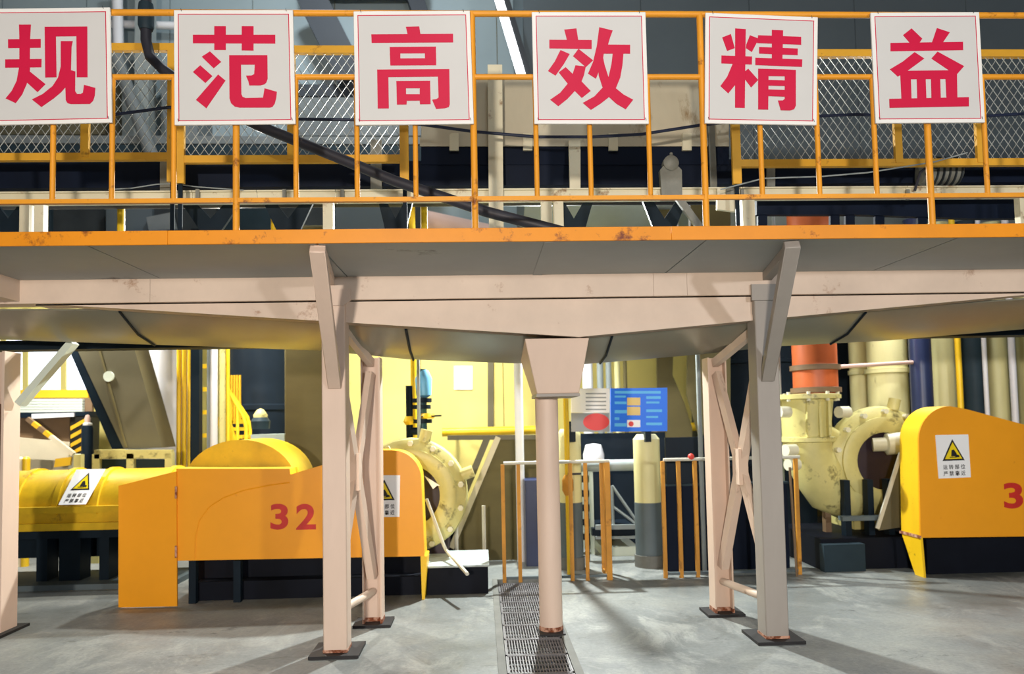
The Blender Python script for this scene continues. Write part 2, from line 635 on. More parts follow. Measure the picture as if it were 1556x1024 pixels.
for a, c in zip(jb[:-1], jb[1:]):
    pf.part('upper_beam', MB().box(a + 0.001, c - 0.001, 5.06, 5.2, ZB + 0.006, ZS), 'girder_paint')
# tapered girder: bottom runs down to the middle column
gx = [PX(55, 460, YG), PX(880, 512, YG), PX(1600, 443, YG)]
gz = [PZ(55, 461, YG), PZ(880, 512, YG), PZ(1600, 444, YG)]


def gbot(x):
    if x <= gx[0]:
        return ZB - 0.01
    if x < gx[1]:
        return gz[0] + (gz[1] - gz[0]) * (x - gx[0]) / (gx[1] - gx[0])
    if x < gx[2]:
        return gz[1] + (gz[2] - gz[1]) * (x - gx[1]) / (gx[2] - gx[1])
    return ZB - 0.01


bevel(pf.part('girder', MB().prism([(gx[0], YG, ZB), (gx[0], YG, gz[0]), (gx[1], YG, gz[1]), (gx[2], YG, gz[2]), (gx[2], YG, ZB)], (0, 0.14, 0)), 'girder_paint'), 0.003, 1)
fh = 0.062
x3, x4 = gx[0] + 0.5, gx[2] - 0.3
fl_ = MB().prism([(x3, YG - 0.008, gbot(x3) + 0.01), (x3, YG - 0.008, gbot(x3)), (gx[1], YG - 0.008, gz[1]), (x4, YG - 0.008, gbot(x4)), (x4, YG - 0.008, gbot(x4) + 0.01), (gx[1], YG - 0.008, gz[1] + fh)], (0, 0.15, 0))
pf.part('girder_flange', fl_, 'girder_paint')
# smooth belly sheets sloping from the girder to the rear
YR = 5.80
EDGE = [(-900, 500), (0, 516), (330, 527), (491, 533), (620, 546), (780, 552), (880, 554), (1057, 539), (1184, 526), (1340, 518), (1556, 500), (2300, 470)]


def edge_at(px):
    for (a, b_), (c, d_) in zip(EDGE[:-1], EDGE[1:]):
        if a <= px <= c:
            return b_ + (d_ - b_) * (px - a) / (c - a)
    return 500


cells = [(-900, 235), (235, 628), (628, 912), (912, 1262), (1262, 2300)]
for a, c in cells:
    stops = [a] + [e[0] for e in EDGE if a < e[0] < c] + [c]
    top, bot = [], []
    for i, s in enumerate(stops):
        e = P(s, edge_at(s), YR)
        dx = 0.004 if i == 0 else (-0.004 if i == len(stops) - 1 else 0)
        bot.append(Vector((e.x + dx, YR, e.z)))
        top.append(Vector((e.x + dx, YG + 0.14, gbot(e.x) + 0.004)))
    mid = [Vector((u.x, (u.y + v.y) / 2, (u.z + v.z) / 2 - 0.035)) for u, v in zip(top, bot)]
    vs, fs = [], []
    rows = [top, mid, bot]
    nst = len(stops)
    for r_ in rows:
        vs += r_
    for r_ in rows:
        vs += [p + Vector((0, 0.004, 0.012)) for p in r_]
    N3 = 3 * nst
    for r_ in range(2):
        for i in range(nst - 1):
            q = (r_ * nst + i, r_ * nst + i + 1, (r_ + 1) * nst + i + 1, (r_ + 1) * nst + i)
            fs += [q, tuple(N3 + j for j in reversed(q))]
    per = [i for i in range(nst)] + [nst + nst - 1, 2 * nst + nst - 1] + [2 * nst + i for i in range(nst - 2, -1, -1)] + [nst]
    for i in range(len(per)):
        j = (i + 1) % len(per)
        fs.append((per[i], per[j], N3 + per[j], N3 + per[i]))
    pf.part('belly_sheet', MB().add(vs, fs), 'belly_grey')
for s in (235, 628, 912, 1262):
    e = P(s, edge_at(s), YR)
    a = Vector((e.x, YG + 0.14, gbot(e.x) - 0.004))
    c = Vector((e.x, YR, e.z - 0.004))
    m_ = (a + c) / 2 - Vector((0, 0, 0.037))
    pf.part('belly_seam', MB().path([a, m_, c], 0.009, 6), 'hanger_dark')
zr0, zr1 = PZ(180, 531, 6.2), PZ(180, 517, 6.2)
pf.part('rear_beam', MB().box(XL, XR, 6.12, 6.3, zr0, zr1), 'hanger_dark')
# cross beam coming forward at the left edge
a = P(-12, 424, 4.55)
pf.part('cross_beam', MB().box(PX(30, 440, 5.06) - 0.12, PX(30, 440, 5.06), YF + 0.05, 5.06, ZB + 0.02, ZS), 'girder_paint')
pf.done()

# ------------------------------------------------------------------ trestles
for side, fpx, fpy, rpx, rpy, lab in ((-1, 512, 985, 567, 945, 'pinkish steel leg frame with crossed braces standing over the left orange machine'),
                                      (1, 1171, 965, 1094, 925, 'shade-greyed steel leg frame with crossed braces standing right of the middle column')):
    t = Thing('support_trestle', lab, 'support', group='leg frames under the platform')
    fx, rx = PX(fpx, 850, 5.13), PX(rpx, 830, 5.82)
    fm = 'pink_paint' if side < 0 else 'shaded_pink_paint'
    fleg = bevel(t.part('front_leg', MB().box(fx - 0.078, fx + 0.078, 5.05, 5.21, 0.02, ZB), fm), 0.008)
    t.part('rusted_foot', MB().box(fx - 0.080, fx + 0.080, 5.048, 5.212, 0.02, 0.038), 'rusted_end', parent=fleg)
    rtop = PZ(rpx, 548, 5.82)
    rleg = t.part('rear_leg', MB().ibeam(rx, 5.82, 0.02, rtop + 0.02, 0.145, 0.15), 'pink_paint')
    t.part('rusted_foot', MB().ibeam(rx, 5.82, 0.02, 0.05, 0.149, 0.154, 0.016), 'rusted_end', parent=rleg)
    t.part('base_plate', MB().box(fx - 0.16, fx + 0.16, 4.98, 5.30, 0.0, 0.02), 'base_black')
    t.part('base_plate', MB().box(rx - 0.14, rx + 0.14, 5.70, 5.95, 0.0, 0.02), 'base_black')
    # crossed braces between the legs
    ox = 0.0
    A0, A1 = Vector((fx, 5.21, rtop - 0.06)), Vector((rx, 5.76, 0.36))
    B0, B1 = Vector((fx, 5.21, 0.48)), Vector((rx, 5.76, rtop - 0.10))
    t.part('brace', MB().bar(A0, A1, 0.06, 0.07), 'pink_paint')
    t.part('brace', MB().bar(B0, B1, 0.05, 0.07), 'pink_paint')
    mid = (A0 + A1 + B0 + B1) / 4
    t.part('gusset', MB().box(mid.x - 0.034, mid.x + 0.034, mid.y - 0.07, mid.y + 0.07, mid.z - 0.13, mid.z + 0.13), 'pink_paint')
    t.part('lower_tie', MB().tube((fx, 5.2, 0.25), (rx, 5.78, 0.25), 0.028), 'girder_paint')
    t.part('upper_tie', MB().bar((fx + 0.02, 5.2, rtop + 0.20), (rx, 5.8, rtop - 0.02), 0.05, 0.06), 'girder_paint')
    # cantilever bracket: arm under the soffit, diagonal strut and head plate
    tx = PX(487 if side < 0 else 1203, 372, 4.17)
    arm = MB().bar((tx, 4.15, ZS - 0.03), (fx + side * 0.02, 5.06, ZS - 0.03), 0.06, 0.055)
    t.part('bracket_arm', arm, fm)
    sx = PX(508 if side < 0 else 1168, 580, 5.04)
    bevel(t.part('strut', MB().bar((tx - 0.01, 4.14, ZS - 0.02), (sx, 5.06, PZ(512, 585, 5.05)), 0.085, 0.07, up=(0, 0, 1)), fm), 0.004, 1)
    w0 = 0.10
    zc = PZ(780, 436, 5.03)
    hp = [(fx - w0, 5.03, zc), (fx + w0 + 0.02, 5.03, zc), (fx + w0 + 0.02, 5.03, zc - 0.075), (fx + w0 - 0.03, 5.03, zc - 0.11), (fx - w0, 5.03, zc - 0.11)]
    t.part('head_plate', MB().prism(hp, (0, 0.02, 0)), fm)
    t.done()

# ------------------------------------------------------------------ middle column
CY = 5.47
t = Thing('middle_column', 'round pink steel column with flared square head in the middle of the platform', 'column')
cx = PX(838, 900, CY - 0.08)
za, zb_, zc_ = gz[1] - 0.002, PZ(840, 598, 5.2), PZ(840, 606, 5.2)
x0, x1, x2, x3_ = PX(797, 512, 5.14), PX(895, 512, 5.14), PX(816, 600, 5.2), PX(880, 600, 5.2)
cap = MB().add([(x0, 5.13, za), (x1, 5.13, za), (x1, 5.72, za - 0.10), (x0, 5.72, za - 0.10), (x2, 5.20, zb_), (x3_, 5.20, zb_), (x3_, 5.68, zb_), (x2, 5.68, zb_)],
               [(0, 1, 2, 3), (7, 6, 5, 4), (0, 4, 5, 1), (1, 5, 6, 2), (2, 6, 7, 3), (3, 7, 4, 0)])
bevel(t.part('flared_head', cap, 'pink_paint'), 0.006)
t.part('head_plate', MB().box(x2 - 0.004, x3_ + 0.004, 5.19, 5.70, zb_ - 0.02, zb_), 'shaded_pink_paint')  # shade of the underside put into the plate's colour
sh = t.part('shaft', MB().lathe([(0.083, 0.02), (0.083, zb_ - 0.02)], (cx, CY, 0), 'Z', 14), 'pink_paint')
t.part('rusted_foot', MB().lathe([(0.085, 0.012), (0.088, 0.025), (0.084, 0.045)], (cx, CY, 0), 'Z', 14), 'rusted_end', parent=sh)
t.part('base_plate', MB().box(cx - 0.09, cx + 0.09, CY - 0.13, CY + 0.12, 0.003, 0.015), 'base_black')
t.done()

# ------------------------------------------------------------------ column at the left edge
t = Thing('edge_column', 'pale steel column cut by the left border with a slanting brace', 'column')
ex = PX(-14, 800, 5.83)
xe = PX(7, 800, 5.83)
t.part('shaft', MB().ibeam(ex - 0.03, 5.9, 0.02, 2.1, (xe - ex + 0.03) * 2, 0.2, 0.02), 'pink_paint')
t.part('face_plate', MB().box(ex - 0.2, ex + 0.045, 5.80, 5.815, 0.02, PZ(5, 612, 5.8)), 'pink_paint')
t.part('rusted_foot', MB().box(ex - 0.2, ex + 0.05, 5.795, 5.80, 0.02, 0.09), 'rusted_end')
t.part('brace', MB().bar(P(31, 614, 5.9), P(112, 520, 5.9), 0.05, 0.09, up=(0, 1, 0)), 'panel_white')  # lamp-lit white put into the brace's colour
t.part('base_plate', MB().box(ex - 0.25, xe + 0.05, 5.72, 6.08, 0, 0.02), 'base_black')
t.done()

# ------------------------------------------------------------------ front railing
rl = Thing('guard_railing', 'orange painted tube railing along the front edge of the platform', 'railing')
YP = 4.115
zt, zm, zl = PZ(778, 21, YP), PZ(778, 117, YP), PZ(778, 302, YP)
rl.part('top_rail', MB().tube((XL, YP, zt), (XR, YP, zt), 0.017), 'rail_orange')
rl.part('lower_rail', MB().bar((XL, YP, zl), (XR, YP, zl), 0.026, 0.024), 'rail_orange')
for px in (-350, 0 - 14, 359, 722, 1073, 1416, 1760):
    x = PX(px, 330, YP)
    rl.part('post', MB().tube((x, YP, ZT - 0.02), (x, YP, zt), 0.0185), 'rail_orange')
mains = [-350, -14, 359, 722, 1073, 1416, 1760]
bals = {-14: [80, 170, 264], 359: [450, 543, 632], 722: [816, 898, 988], 1073: [1158, 1245, 1332], 1416: [1500, 1590, 1675], -350: [-265, -180, -97]}
for a, c in zip(mains[:-1], mains[1:]):
    x0, x1 = PX(a, 330, YP), PX(c, 330, YP)
    bx = [PX(q, 280, YP) for q in bals[a]]
    for i, x in enumerate(bx):
        rl.part('baluster', MB().tube((x, YP, zl), (x, YP, zm), 0.0145, 10), 'rail_orange')
    rl.part('middle_rail', MB().tube((x0, YP, zm), (x1, YP, zm), 0.0155), 'rail_orange')
rl.done()

# ------------------------------------------------------------------ slogan signs
SK = 5.389
SIGNS = [
    ('规', 0, [(-14, 13), (167, 11), (170, 186), (-12, 190)], 'leftmost', [
        [(155, 147), (253, 147), (246, 262), (243, 540), (158, 540), (158, 262)],
        [(65, 267), (333, 264), (333, 337), (66, 340)], [(42, 432), (340, 428), (338, 497), (42, 500)],
        [(155, 500), (245, 500), (240, 560), (215, 640), (180, 720), (128, 790), (45, 752), (95, 690), (135, 610)],
        [(243, 530), (372, 634), (306, 700), (218, 620)],
        [(365, 165), (714, 163), (716, 578), (628, 578), (625, 242), (457, 244), (462, 578), (370, 580)],
        [(497, 282), (595, 282), (585, 330), (580, 520), (616, 530), (614, 690), (630, 715), (660, 715), (678, 705), (688, 640), (780, 665), (775, 730), (762, 770), (735, 797), (580, 798), (552, 790), (538, 765), (535, 660), (500, 700), (440, 750), (338, 822), (260, 760), (350, 715), (430, 650), (475, 580), (497, 490)]]),
    ('范', 260, [(264, 15), (445, 15), (449, 188), (265, 190)], 'second', [
        [(178, 230), (853, 230), (853, 303), (178, 300)], [(353, 160), (448, 160), (448, 355), (353, 355)], [(578, 160), (675, 160), (675, 360), (578, 358)],
        [(318, 366), (410, 452), (348, 505), (250, 410)], [(238, 480), (338, 568), (280, 625), (178, 535)], [(385, 555), (445, 605), (288, 832), (203, 764)],
        [(475, 398), (788, 398), (790, 590), (780, 620), (765, 635), (730, 645), (640, 645), (632, 610), (612, 565), (660, 563), (680, 552), (685, 475), (572, 475), (575, 715), (585, 738), (610, 748), (752, 745), (765, 668), (866, 697), (860, 750), (848, 795), (830, 820), (810, 827), (560, 827), (520, 818), (490, 790), (478, 750)]]),
    ('高', 535, [(537, 17), (714, 16), (720, 188), (540, 190)], 'third', [
        [(440, 165), (550, 162), (560, 225), (455, 228)], [(157, 227), (827, 222), (828, 293), (160, 297)],
        [(308, 330), (687, 327), (687, 382), (310, 384)], [(311, 424), (689, 422), (689, 480), (313, 482)], [(309, 383), (395, 383), (395, 425), (311, 425)], [(596, 381), (688, 381), (688, 423), (597, 423)],
        [(205, 515), (796, 511), (800, 800), (792, 822), (760, 832), (688, 838), (655, 762), (690, 757), (708, 745), (703, 573), (297, 577), (301, 833), (210, 834)],
        [(362, 609), (639, 607), (640, 668), (364, 668)], [(364, 668), (441, 668), (442, 717), (448, 770), (446, 801), (367, 802)], [(554, 668), (640, 668), (643, 798), (556, 799), (554, 769), (554, 717)], [(442, 717), (554, 717), (554, 769), (448, 770)]]),
    ('效', 803, [(808, 18), (981, 18), (986, 188), (812, 188)], 'fourth', [
        [(293, 188), (393, 178), (408, 272), (315, 272)], [(171, 271), (518, 273), (518, 347), (171, 342)],
        [(262, 355), (338, 388), (290, 470), (222, 565), (160, 527), (215, 450)], [(410, 345), (530, 440), (470, 495), (365, 405)],
        [(305, 495), (362, 550), (435, 612), (510, 690), (437, 748), (380, 690), (320, 628), (248, 538)],
        [(385, 480), (470, 490), (455, 560), (435, 612), (380, 690), (320, 755), (245, 815), (178, 762), (260, 705), (322, 630), (362, 550)],
        [(580, 168), (690, 195), (668, 255), (652, 310), (640, 350), (617, 385), (600, 470), (553, 590), (488, 548), (530, 450), (560, 320)],
        [(600, 310), (833, 312), (833, 385), (600, 385)],
        [(690, 385), (778, 385), (770, 480), (752, 580), (715, 670), (660, 740), (590, 795), (512, 845), (445, 788), (540, 735), (610, 660), (655, 580), (680, 470)],
        [(617, 385), (612, 420), (625, 480), (655, 575), (718, 670), (780, 720), (858, 762), (797, 840), (720, 795), (660, 740), (605, 655), (575, 560), (570, 450)]]),
    ('精', 1065, [(1072, 19), (1243, 26), (1241, 190), (1071, 187)], 'fifth', [
        [(281, 178), (368, 184), (360, 830), (280, 828)], [(246, 224), (278, 340), (215, 363), (175, 252)], [(402, 234), (475, 262), (418, 372), (370, 340), (372, 310)],
        [(169, 400), (420, 408), (418, 474), (168, 465)], [(262, 465), (282, 470), (282, 640), (225, 710), (160, 650), (215, 575)], [(388, 508), (470, 600), (412, 662), (362, 595), (362, 530)],
        [(582, 190), (674, 194), (668, 440), (582, 440)], [(470, 234), (822, 247), (822, 312), (460, 298)], [(478, 330), (794, 343), (793, 397), (477, 384)], [(447, 418), (831, 432), (829, 493), (447, 478)],
        [(470, 508), (555, 510), (552, 843), (470, 842)], [(555, 510), (690, 514), (690, 570), (555, 568)],
        [(688, 514), (778, 518), (778, 810), (765, 840), (730, 850), (655, 848), (632, 768), (670, 768), (688, 755)],
        [(553, 600), (690, 604), (690, 650), (553, 646)], [(553, 678), (690, 682), (690, 737), (553, 732)]]),
    ('益', 1318, [(1323, 19), (1488, 18), (1497, 186), (1331, 187)], 'rightmost', [
        [(362, 178), (450, 262), (425, 300), (350, 300), (292, 233)], [(570, 175), (676, 210), (620, 292), (530, 292)], [(190, 297), (784, 288), (785, 356), (190, 366)],
        [(387, 372), (467, 425), (330, 525), (250, 573), (185, 513), (290, 450)], [(575, 368), (793, 487), (733, 555), (670, 522), (525, 425)],
        [(270, 540), (330, 525), (670, 521), (735, 540), (735, 592), (272, 595)],
        [(272, 592), (357, 592), (362, 752), (280, 754)], [(405, 592), (478, 592), (484, 752), (410, 752)], [(522, 592), (597, 592), (602, 750), (526, 752)], [(641, 590), (735, 590), (738, 750), (649, 750)],
        [(180, 755), (832, 741), (832, 816), (183, 829)]]),
]
YS = 4.078
for ch, ox, cor, pos, polys in SIGNS:
    where = {'leftmost': 'cut by the left border', 'rightmost': 'rightmost of the six'}.get(pos, pos + ' of six from the left')
    t = Thing('slogan_sign', 'square white sign with red character ' + ch + ' on the railing, ' + where, 'sign', group='slogan signs on the railing')
    bevel(t.part('panel', MB().ppoly(cor, YS, 0.012), 'sign_edge'), 0.002, 1)
    c4 = [Vector(c) for c in cor]

    def inset(u0, v0, u1, v1):
        out = []
        for u, v in ((u0, v0), (u1, v0), (u1, v1), (u0, v1)):
            p = (c4[0] * (1 - u) + c4[1] * u) * (1 - v) + (c4[3] * (1 - u) + c4[2] * u) * v
            out.append((p.x, p.y))
        return out
    i0, i1 = 0.034, 0.041
    bo = MB()
    A, B = inset(i0, i0, 1 - i0, 1 - i0), inset(i1, i1, 1 - i1, 1 - i1)
    for q in range(4):
        w = (q + 1) % 4
        bo.ppoly([A[q], A[w], B[w], B[q]], YS - 0.0012, 0.0012)
    t.part('border_line', bo, 'sign_red')
    t.part('field', MB().ppoly(inset(0.036, 0.036, 0.964, 0.964), YS - 0.0006, 0.0006), 'sign_white')
    cm = MB()
    for poly in polys:
        cm.ppoly([(ox + a / SK, 10 + b_ / SK) for a, b_ in poly], YS - 0.002 - 0.00015 * polys.index(poly), 0.002)
    t.part('character', cm, 'sign_red', label='red character ' + ch)
    ti = MB()
    for u, v in ((0.06, 0.012), (0.94, 0.012), (0.03, 0.97), (0.97, 0.97)):
        p = inset(u, v, u, v)[0]
        q = P(p[0], p[1], YS)
        ti.path([q + Vector((0, -0.003, 0.014)), q + Vector((0.004, -0.004, 0)), q + Vector((0.004, 0.03, 0.008))], 0.0014, 5)
    t.part('wire_tie', ti, 'ink_black', kind='stuff')
    t.done()

# ================================================================== UPPER LEVEL
ZD = ZS + 0.03                 # deck top
cv = Thing('belt_conveyor', 'long dark belt conveyor on cream steel frame behind the signs', 'conveyor')
zb0, zb1 = PZ(600, 288, 5.42), PZ(600, 246, 5.42)
sec = [(5.40, zb1), (5.43, zb0 + 0.03), (5.55, zb0), (5.85, zb0), (5.97, zb0 + 0.03), (6.0, zb1), (5.985, zb1), (5.955, zb0 + 0.045), (5.84, zb0 + 0.015), (5.56, zb0 + 0.015), (5.445, zb0 + 0.045), (5.415, zb1)]
cv.part('belt', MB().prism([(XL, a, z) for a, z in sec], (XR - XL, 0, 0)), 'belt_navy')
zs0, zs1 = PZ(600, 305, 5.28), PZ(600, 288, 5.28)
sj = [XL, PX(292, 295, 5.28), PX(390, 295, 5.28), PX(510, 295, 5.28), PX(757, 295, 5.28), PX(1128, 295, 5.28), PX(1378, 295, 5.28), XR]
for a, c in zip(sj[:-1], sj[1:]):
    m_ = MB()
    m_.box(a + 0.002, c - 0.002, 5.29, 5.30, zs0, zs1)
    m_.box(a + 0.002, c - 0.002, 5.27, 5.35, zs1 - 0.01, zs1)
    m_.box(a + 0.002, c - 0.002, 5.27, 5.35, zs0, zs0 + 0.01)
    cv.part('stringer', m_, 'cream_steel')
cv.part('far_stringer', MB().box(XL, XR, 6.04, 6.08, zs0 + 0.24, zs1 + 0.23), 'cream_steel')
for px, w in ((42, 0.065), (64, 0.06), (500, 0.07), (830, 0.075), (848, 0.07), (1135, 0.09), (1553, 0.08)):
    x = PX(px, 330, 5.32)
    cv.part('leg', MB().box(x - w / 2, x + w / 2, 5.28, 5.34, ZD, zs0), 'cream_steel')
# dark hangers of the return rollers
for cxp, hw, ytip in ((12, 40, 352), (320, 48, 352), (438, 40, 356), (601, 27, 352), (872, 30, 356), (1010, 34, 352)):
    hp = [(cxp - hw, 303), (cxp - hw * 0.55, 303), (cxp, 332), (cxp + hw * 0.55, 303), (cxp + hw, 303), (cxp + 15, ytip), (cxp - 15, ytip)]
    cv.part('idler_hanger', MB().ppoly(hp, 5.46, 0.03), 'hanger_dark')
for px in (438, 601, 872):
    p = P(px, 345, 5.5)
    cv.part('return_roller', MB().tube((p.x, 5.5, p.z), (p.x, 6.0, p.z), 0.05, 14), 'hanger_dark')
cv.part('tail_cover', MB().ppoly([(1150, 302), (1900, 300), (1900, 330), (1480, 332), (1300, 326), (1150, 326)], 5.50, 0.05), 'belt_navy')
for px in (1152, 1262, 1285, 1330, 1395):
    cv.part('cover_leg', MB().ppoly([(px, 324), (px + 14, 324), (px + 14, 362), (px, 362)], 5.52, 0.03), 'belt_navy')
# brackets standing on the stringer
bx = PX(873, 250, 5.3)
cv.part('bracket', MB().ppoly([(864, 213), (882, 213), (882, 287), (866, 287)], 5.33, 0.03), 'cream_steel')
cv.part('bracket', MB().ppoly([(563, 212), (580, 212), (580, 287), (563, 287)], 5.37, 0.02), 'cast_grey')
cv.part('bracket', MB().ppoly([(1076, 190), (1086, 190), (1090, 290), (1080, 290)], 5.37, 0.02), 'cast_grey')
cv.part('bracket', MB().ppoly([(1166, 250), (1178, 250), (1178, 290), (1166, 290)], 5.37, 0.02), 'cast_grey')
cv.part('bracket', MB().ppoly([(243, 242), (258, 242), (258, 290), (243, 290)], 5.37, 0.02), 'cast_grey')
tomb = cv.part('bearing_bracket', MB().ppoly([(1006, 303), (1003, 258), (1008, 252), (1030, 252), (1036, 258), (1037, 303)], 5.25, 0.05), 'cast_grey')
c_ = P(1020, 247, 5.24)
cv.part('bearing', MB().lathe([(0.001, -0.02), (0.03, -0.018), (0.055, 0.0), (0.055, 0.06)], c_, 'Y', 18), 'cast_grey', parent=tomb)
cv.part('bearing_nub', MB().ball(P(1020, 234, 5.26), 0.013, 8), 'cast_grey', parent=tomb)
# diagonal stay, roller bracket feet and stringer clamps right of the bearing
cv.part('stay', MB().bar(P(1030, 300, 5.24), P(1068, 352, 5.24), 0.05, 0.03, up=(0, 1, 0)), 'cast_grey')
cv.part('bracket', MB().ppoly([(1090, 286), (1124, 286), (1124, 322), (1090, 318)], 5.24, 0.03), 'cream_steel')
cv.part('bracket', MB().ppoly([(1104, 284), (1122, 284), (1124, 298), (1104, 298)], 5.22, 0.03), 'cast_grey')
for px in (300, 432, 520, 757, 1128, 1380):
    p = P(px, 296, 5.26)
    cv.part('clamp', MB().box(p.x - 0.012, p.x + 0.012, 5.255, 5.275, p.z - 0.035, p.z + 0.04), 'cast_grey')
dm_ = cv.part('drive_motor', MB().lathe([(0.02, -0.16), (0.085, -0.15), (0.10, -0.10), (0.10, 0.12), (0.06, 0.15)], P(1428, 262, 5.36), 'X', 18), 'cast_grey')
for i in range(5):
    p = P(1428, 262, 5.36)
    cv.part('cooling_fin', MB().lathe([(0.10, -0.08 + i * 0.045), (0.115, -0.078 + i * 0.045), (0.115, -0.07 + i * 0.045), (0.10, -0.068 + i * 0.045)], p, 'X', 18), 'duct_dark', parent=dm_)
cv.part('motor_cable', MB().path([P(1390, 290, 5.26), P(1398, 262, 5.22), P(1412, 250, 5.22), P(1425, 256, 5.24)], 0.010, 7), 'hose_black')
cv.done()

single('hood_post', 'tall pale square post in front of the cream conveyor hood', 'post',
       MB().prism([P(741, 98, 5.22), P(763, 98, 5.22), Vector((PX(764, 320, 5.22), 5.22, ZD)), Vector((PX(742, 320, 5.22), 5.22, ZD))], (0, 0.05, 0)), 'cream_steel')

# cream hood over the belt
hd = Thing('conveyor_hood', 'cream steel hood box over the belt behind the middle signs', 'hood')
bevel(hd.part('body', MB().ppoly([(640, 116), (1108, 118), (1108, 216), (640, 216)], 5.40, 0.6), 'hood_cream'), 0.006)
hd.part('lip', MB().ppoly([(638, 209), (1108, 209), (1108, 222), (638, 222)], 5.385, 0.015), 'hood_cream')
hd.part('rubber_skirt', MB().ppoly([(640, 220), (1108, 220), (1108, 250), (640, 250)], 5.395, 0.012), 'belt_navy')
for a, c in ((640, 735), (736, 812), (813, 1000), (1001, 1108)):
    hd.part('top_flange', MB().ppoly([(a, 112), (c, 113), (c, 119), (a, 119)], 5.385, 0.3), 'cast_grey')
for px in (690, 802, 932, 1044):
    hd.part('clamp_tab', MB().ppoly([(px - 7, 202), (px + 7, 202), (px + 7, 228), (px - 7, 228)], 5.365, 0.02), 'cream_steel')
hd.done()

# yellow framed mesh guards beside the belt
YM = 5.12


def mesh_guard(x0, x1, y0, y1, stiles, legs, lab):
    t = Thing('mesh_guard', lab, 'guard', group='yellow framed mesh guards along the belt')
    X0, X1 = PX(x0, (y0 + y1) / 2, YM), PX(x1, (y0 + y1) / 2, YM)
    xc = min(max((x0 + x1) / 2, 0), 1556)
    Z1, Z0 = PZ(xc, y0, YM), PZ(xc, y1, YM)
    t.part('top_bar', MB().box(X0, X1, YM - 0.01, YM + 0.03, Z1 - 0.05, Z1), 'mesh_frame_yellow')
    t.part('bottom_bar', MB().box(X0, X1, YM - 0.01, YM + 0.03, Z0, Z0 + 0.05), 'mesh_frame_yellow')
    zleg = PZ(xc, 278, YM)
    for s in stiles:
        x = PX(s, 200, YM)
        t.part('stile', MB().box(x - 0.026, x + 0.026, YM - 0.016, YM + 0.012, Z0 + 0.02, Z1 - 0.02), 'mesh_frame_yellow')
    for s in legs:
        x = PX(s, 200, YM)
        t.part('stile', MB().box(x - 0.03, x + 0.03, YM - 0.016, YM + 0.012, zleg, Z1 - 0.02), 'mesh_frame_yellow')
    for s in legs:
        x = PX(s, 200, YM)
        t.part('foot', MB().box(x - 0.014, x + 0.014, YM, YM + 0.012, ZD, zleg + 0.02), 'hanger_dark')
    m_ = MB()
    pitch, slope = 0.060, 1.45
    hgt = Z1 - Z0
    for sg in (1, -1):
        k = X0 - hgt / slope if sg > 0 else X0
        xe = X1 if sg > 0 else X1 + hgt / slope
        while k < xe:
            a, b = Vector((k, 0, Z0)), Vector((k + sg * hgt / slope, 0, Z1))
            lo, hi = 0.0, 1.0
            dx = b.x - a.x
            ta, tb = (X0 - a.x) / dx, (X1 - a.x) / dx
            lo, hi = max(lo, min(ta, tb)), min(hi, max(ta, tb))
            if hi - lo > 0.02:
                p, q = a.lerp(b, lo), a.lerp(b, hi)
                p.y = q.y = YM + 0.012 + (0.004 if sg > 0 else 0)
                m_.bar(p, q, 0.004, 0.003, up=(0, 1, 0))
            k += pitch
    t.part('mesh_infill', m_, 'mesh_wire', kind='stuff')
    t.done()


mesh_guard(-140, 266, 66, 244, (130,), (-136, 262), 'yellow framed wire mesh guard at the far left of the belt')
mesh_guard(271, 620, 70, 247, (443,), (274, 614), 'yellow framed wire mesh guard between the second and third sign')
mesh_guard(1111, 1780, 76, 252, (1363, 1487), (1117, 1770), 'yellow framed wire mesh guard behind the two right signs')

# hose and cables
hp = [P(222, -60, 4.95), P(222, 20, 4.95), P(222, 62, 4.95), P(228, 86, 4.93), P(248, 106, 4.9), P(300, 142, 4.86), P(390, 190, 4.8), P(500, 234, 4.76), P(600, 275, 4.72), P(740, 322, 4.66), P(870, 356, 4.6), P(960, 374, 4.58)]
hs = Thing('black_hose', 'thick black hose slanting down behind the railing', 'hose')
hs.part('hose', MB().path(hp, 0.034, 12), 'hose_black')
hs.part('coupling', MB().path([P(222, 6, 4.95), P(222, 16, 4.95), P(222, 40, 4.95), P(222, 46, 4.95)], [0.045, 0.05, 0.05, 0.04], 12), 'pipe_slate')
hs.done()
cp = [(-80, 186), (60, 178), (175, 174), (258, 163), (350, 172), (450, 181), (540, 182), (640, 189), (720, 200), (815, 208), (900, 208), (975, 204), (1065, 190), (1160, 180), (1300, 174), (1450, 179), (1640, 168)]
single('blue_cable', 'dark blue cable strung along the belt behind the signs', 'cable', MB().path([P(a, b_, 5.06) for a, b_ in cp], 0.011, 8), 'cable_blue')
cp = [(1095, 288), (1160, 271), (1250, 268), (1320, 262), (1420, 246), (1470, 232)]
single('guy_rope', 'thin pale rope hanging behind the right railing bays', 'rope', MB().path([P(a, b_, 5.102) for a, b_ in cp], 0.005, 6), 'pipe_grey')
cp = [(165, 288), (200, 286), (238, 280), (262, 279), (300, 284), (370, 289)]
single('guy_rope', 'thin pale rope sagging along the conveyor frame under the second sign', 'rope', MB().path([P(a, b_, 5.266) for a, b_ in cp], 0.004, 6), 'pipe_grey')
for px, lab in ((182, 'left'), (416, 'middle'), (644, 'right')):
    x = PX(px, 330, 6.0)
    single('yellow_post', 'short yellow post on the platform under the belt, %s one of three' % lab, 'post', MB().tube((x, 6.02, ZD), (x, 6.02, zs0 + 0.28), 0.028, 10), 'pipe_yellow')

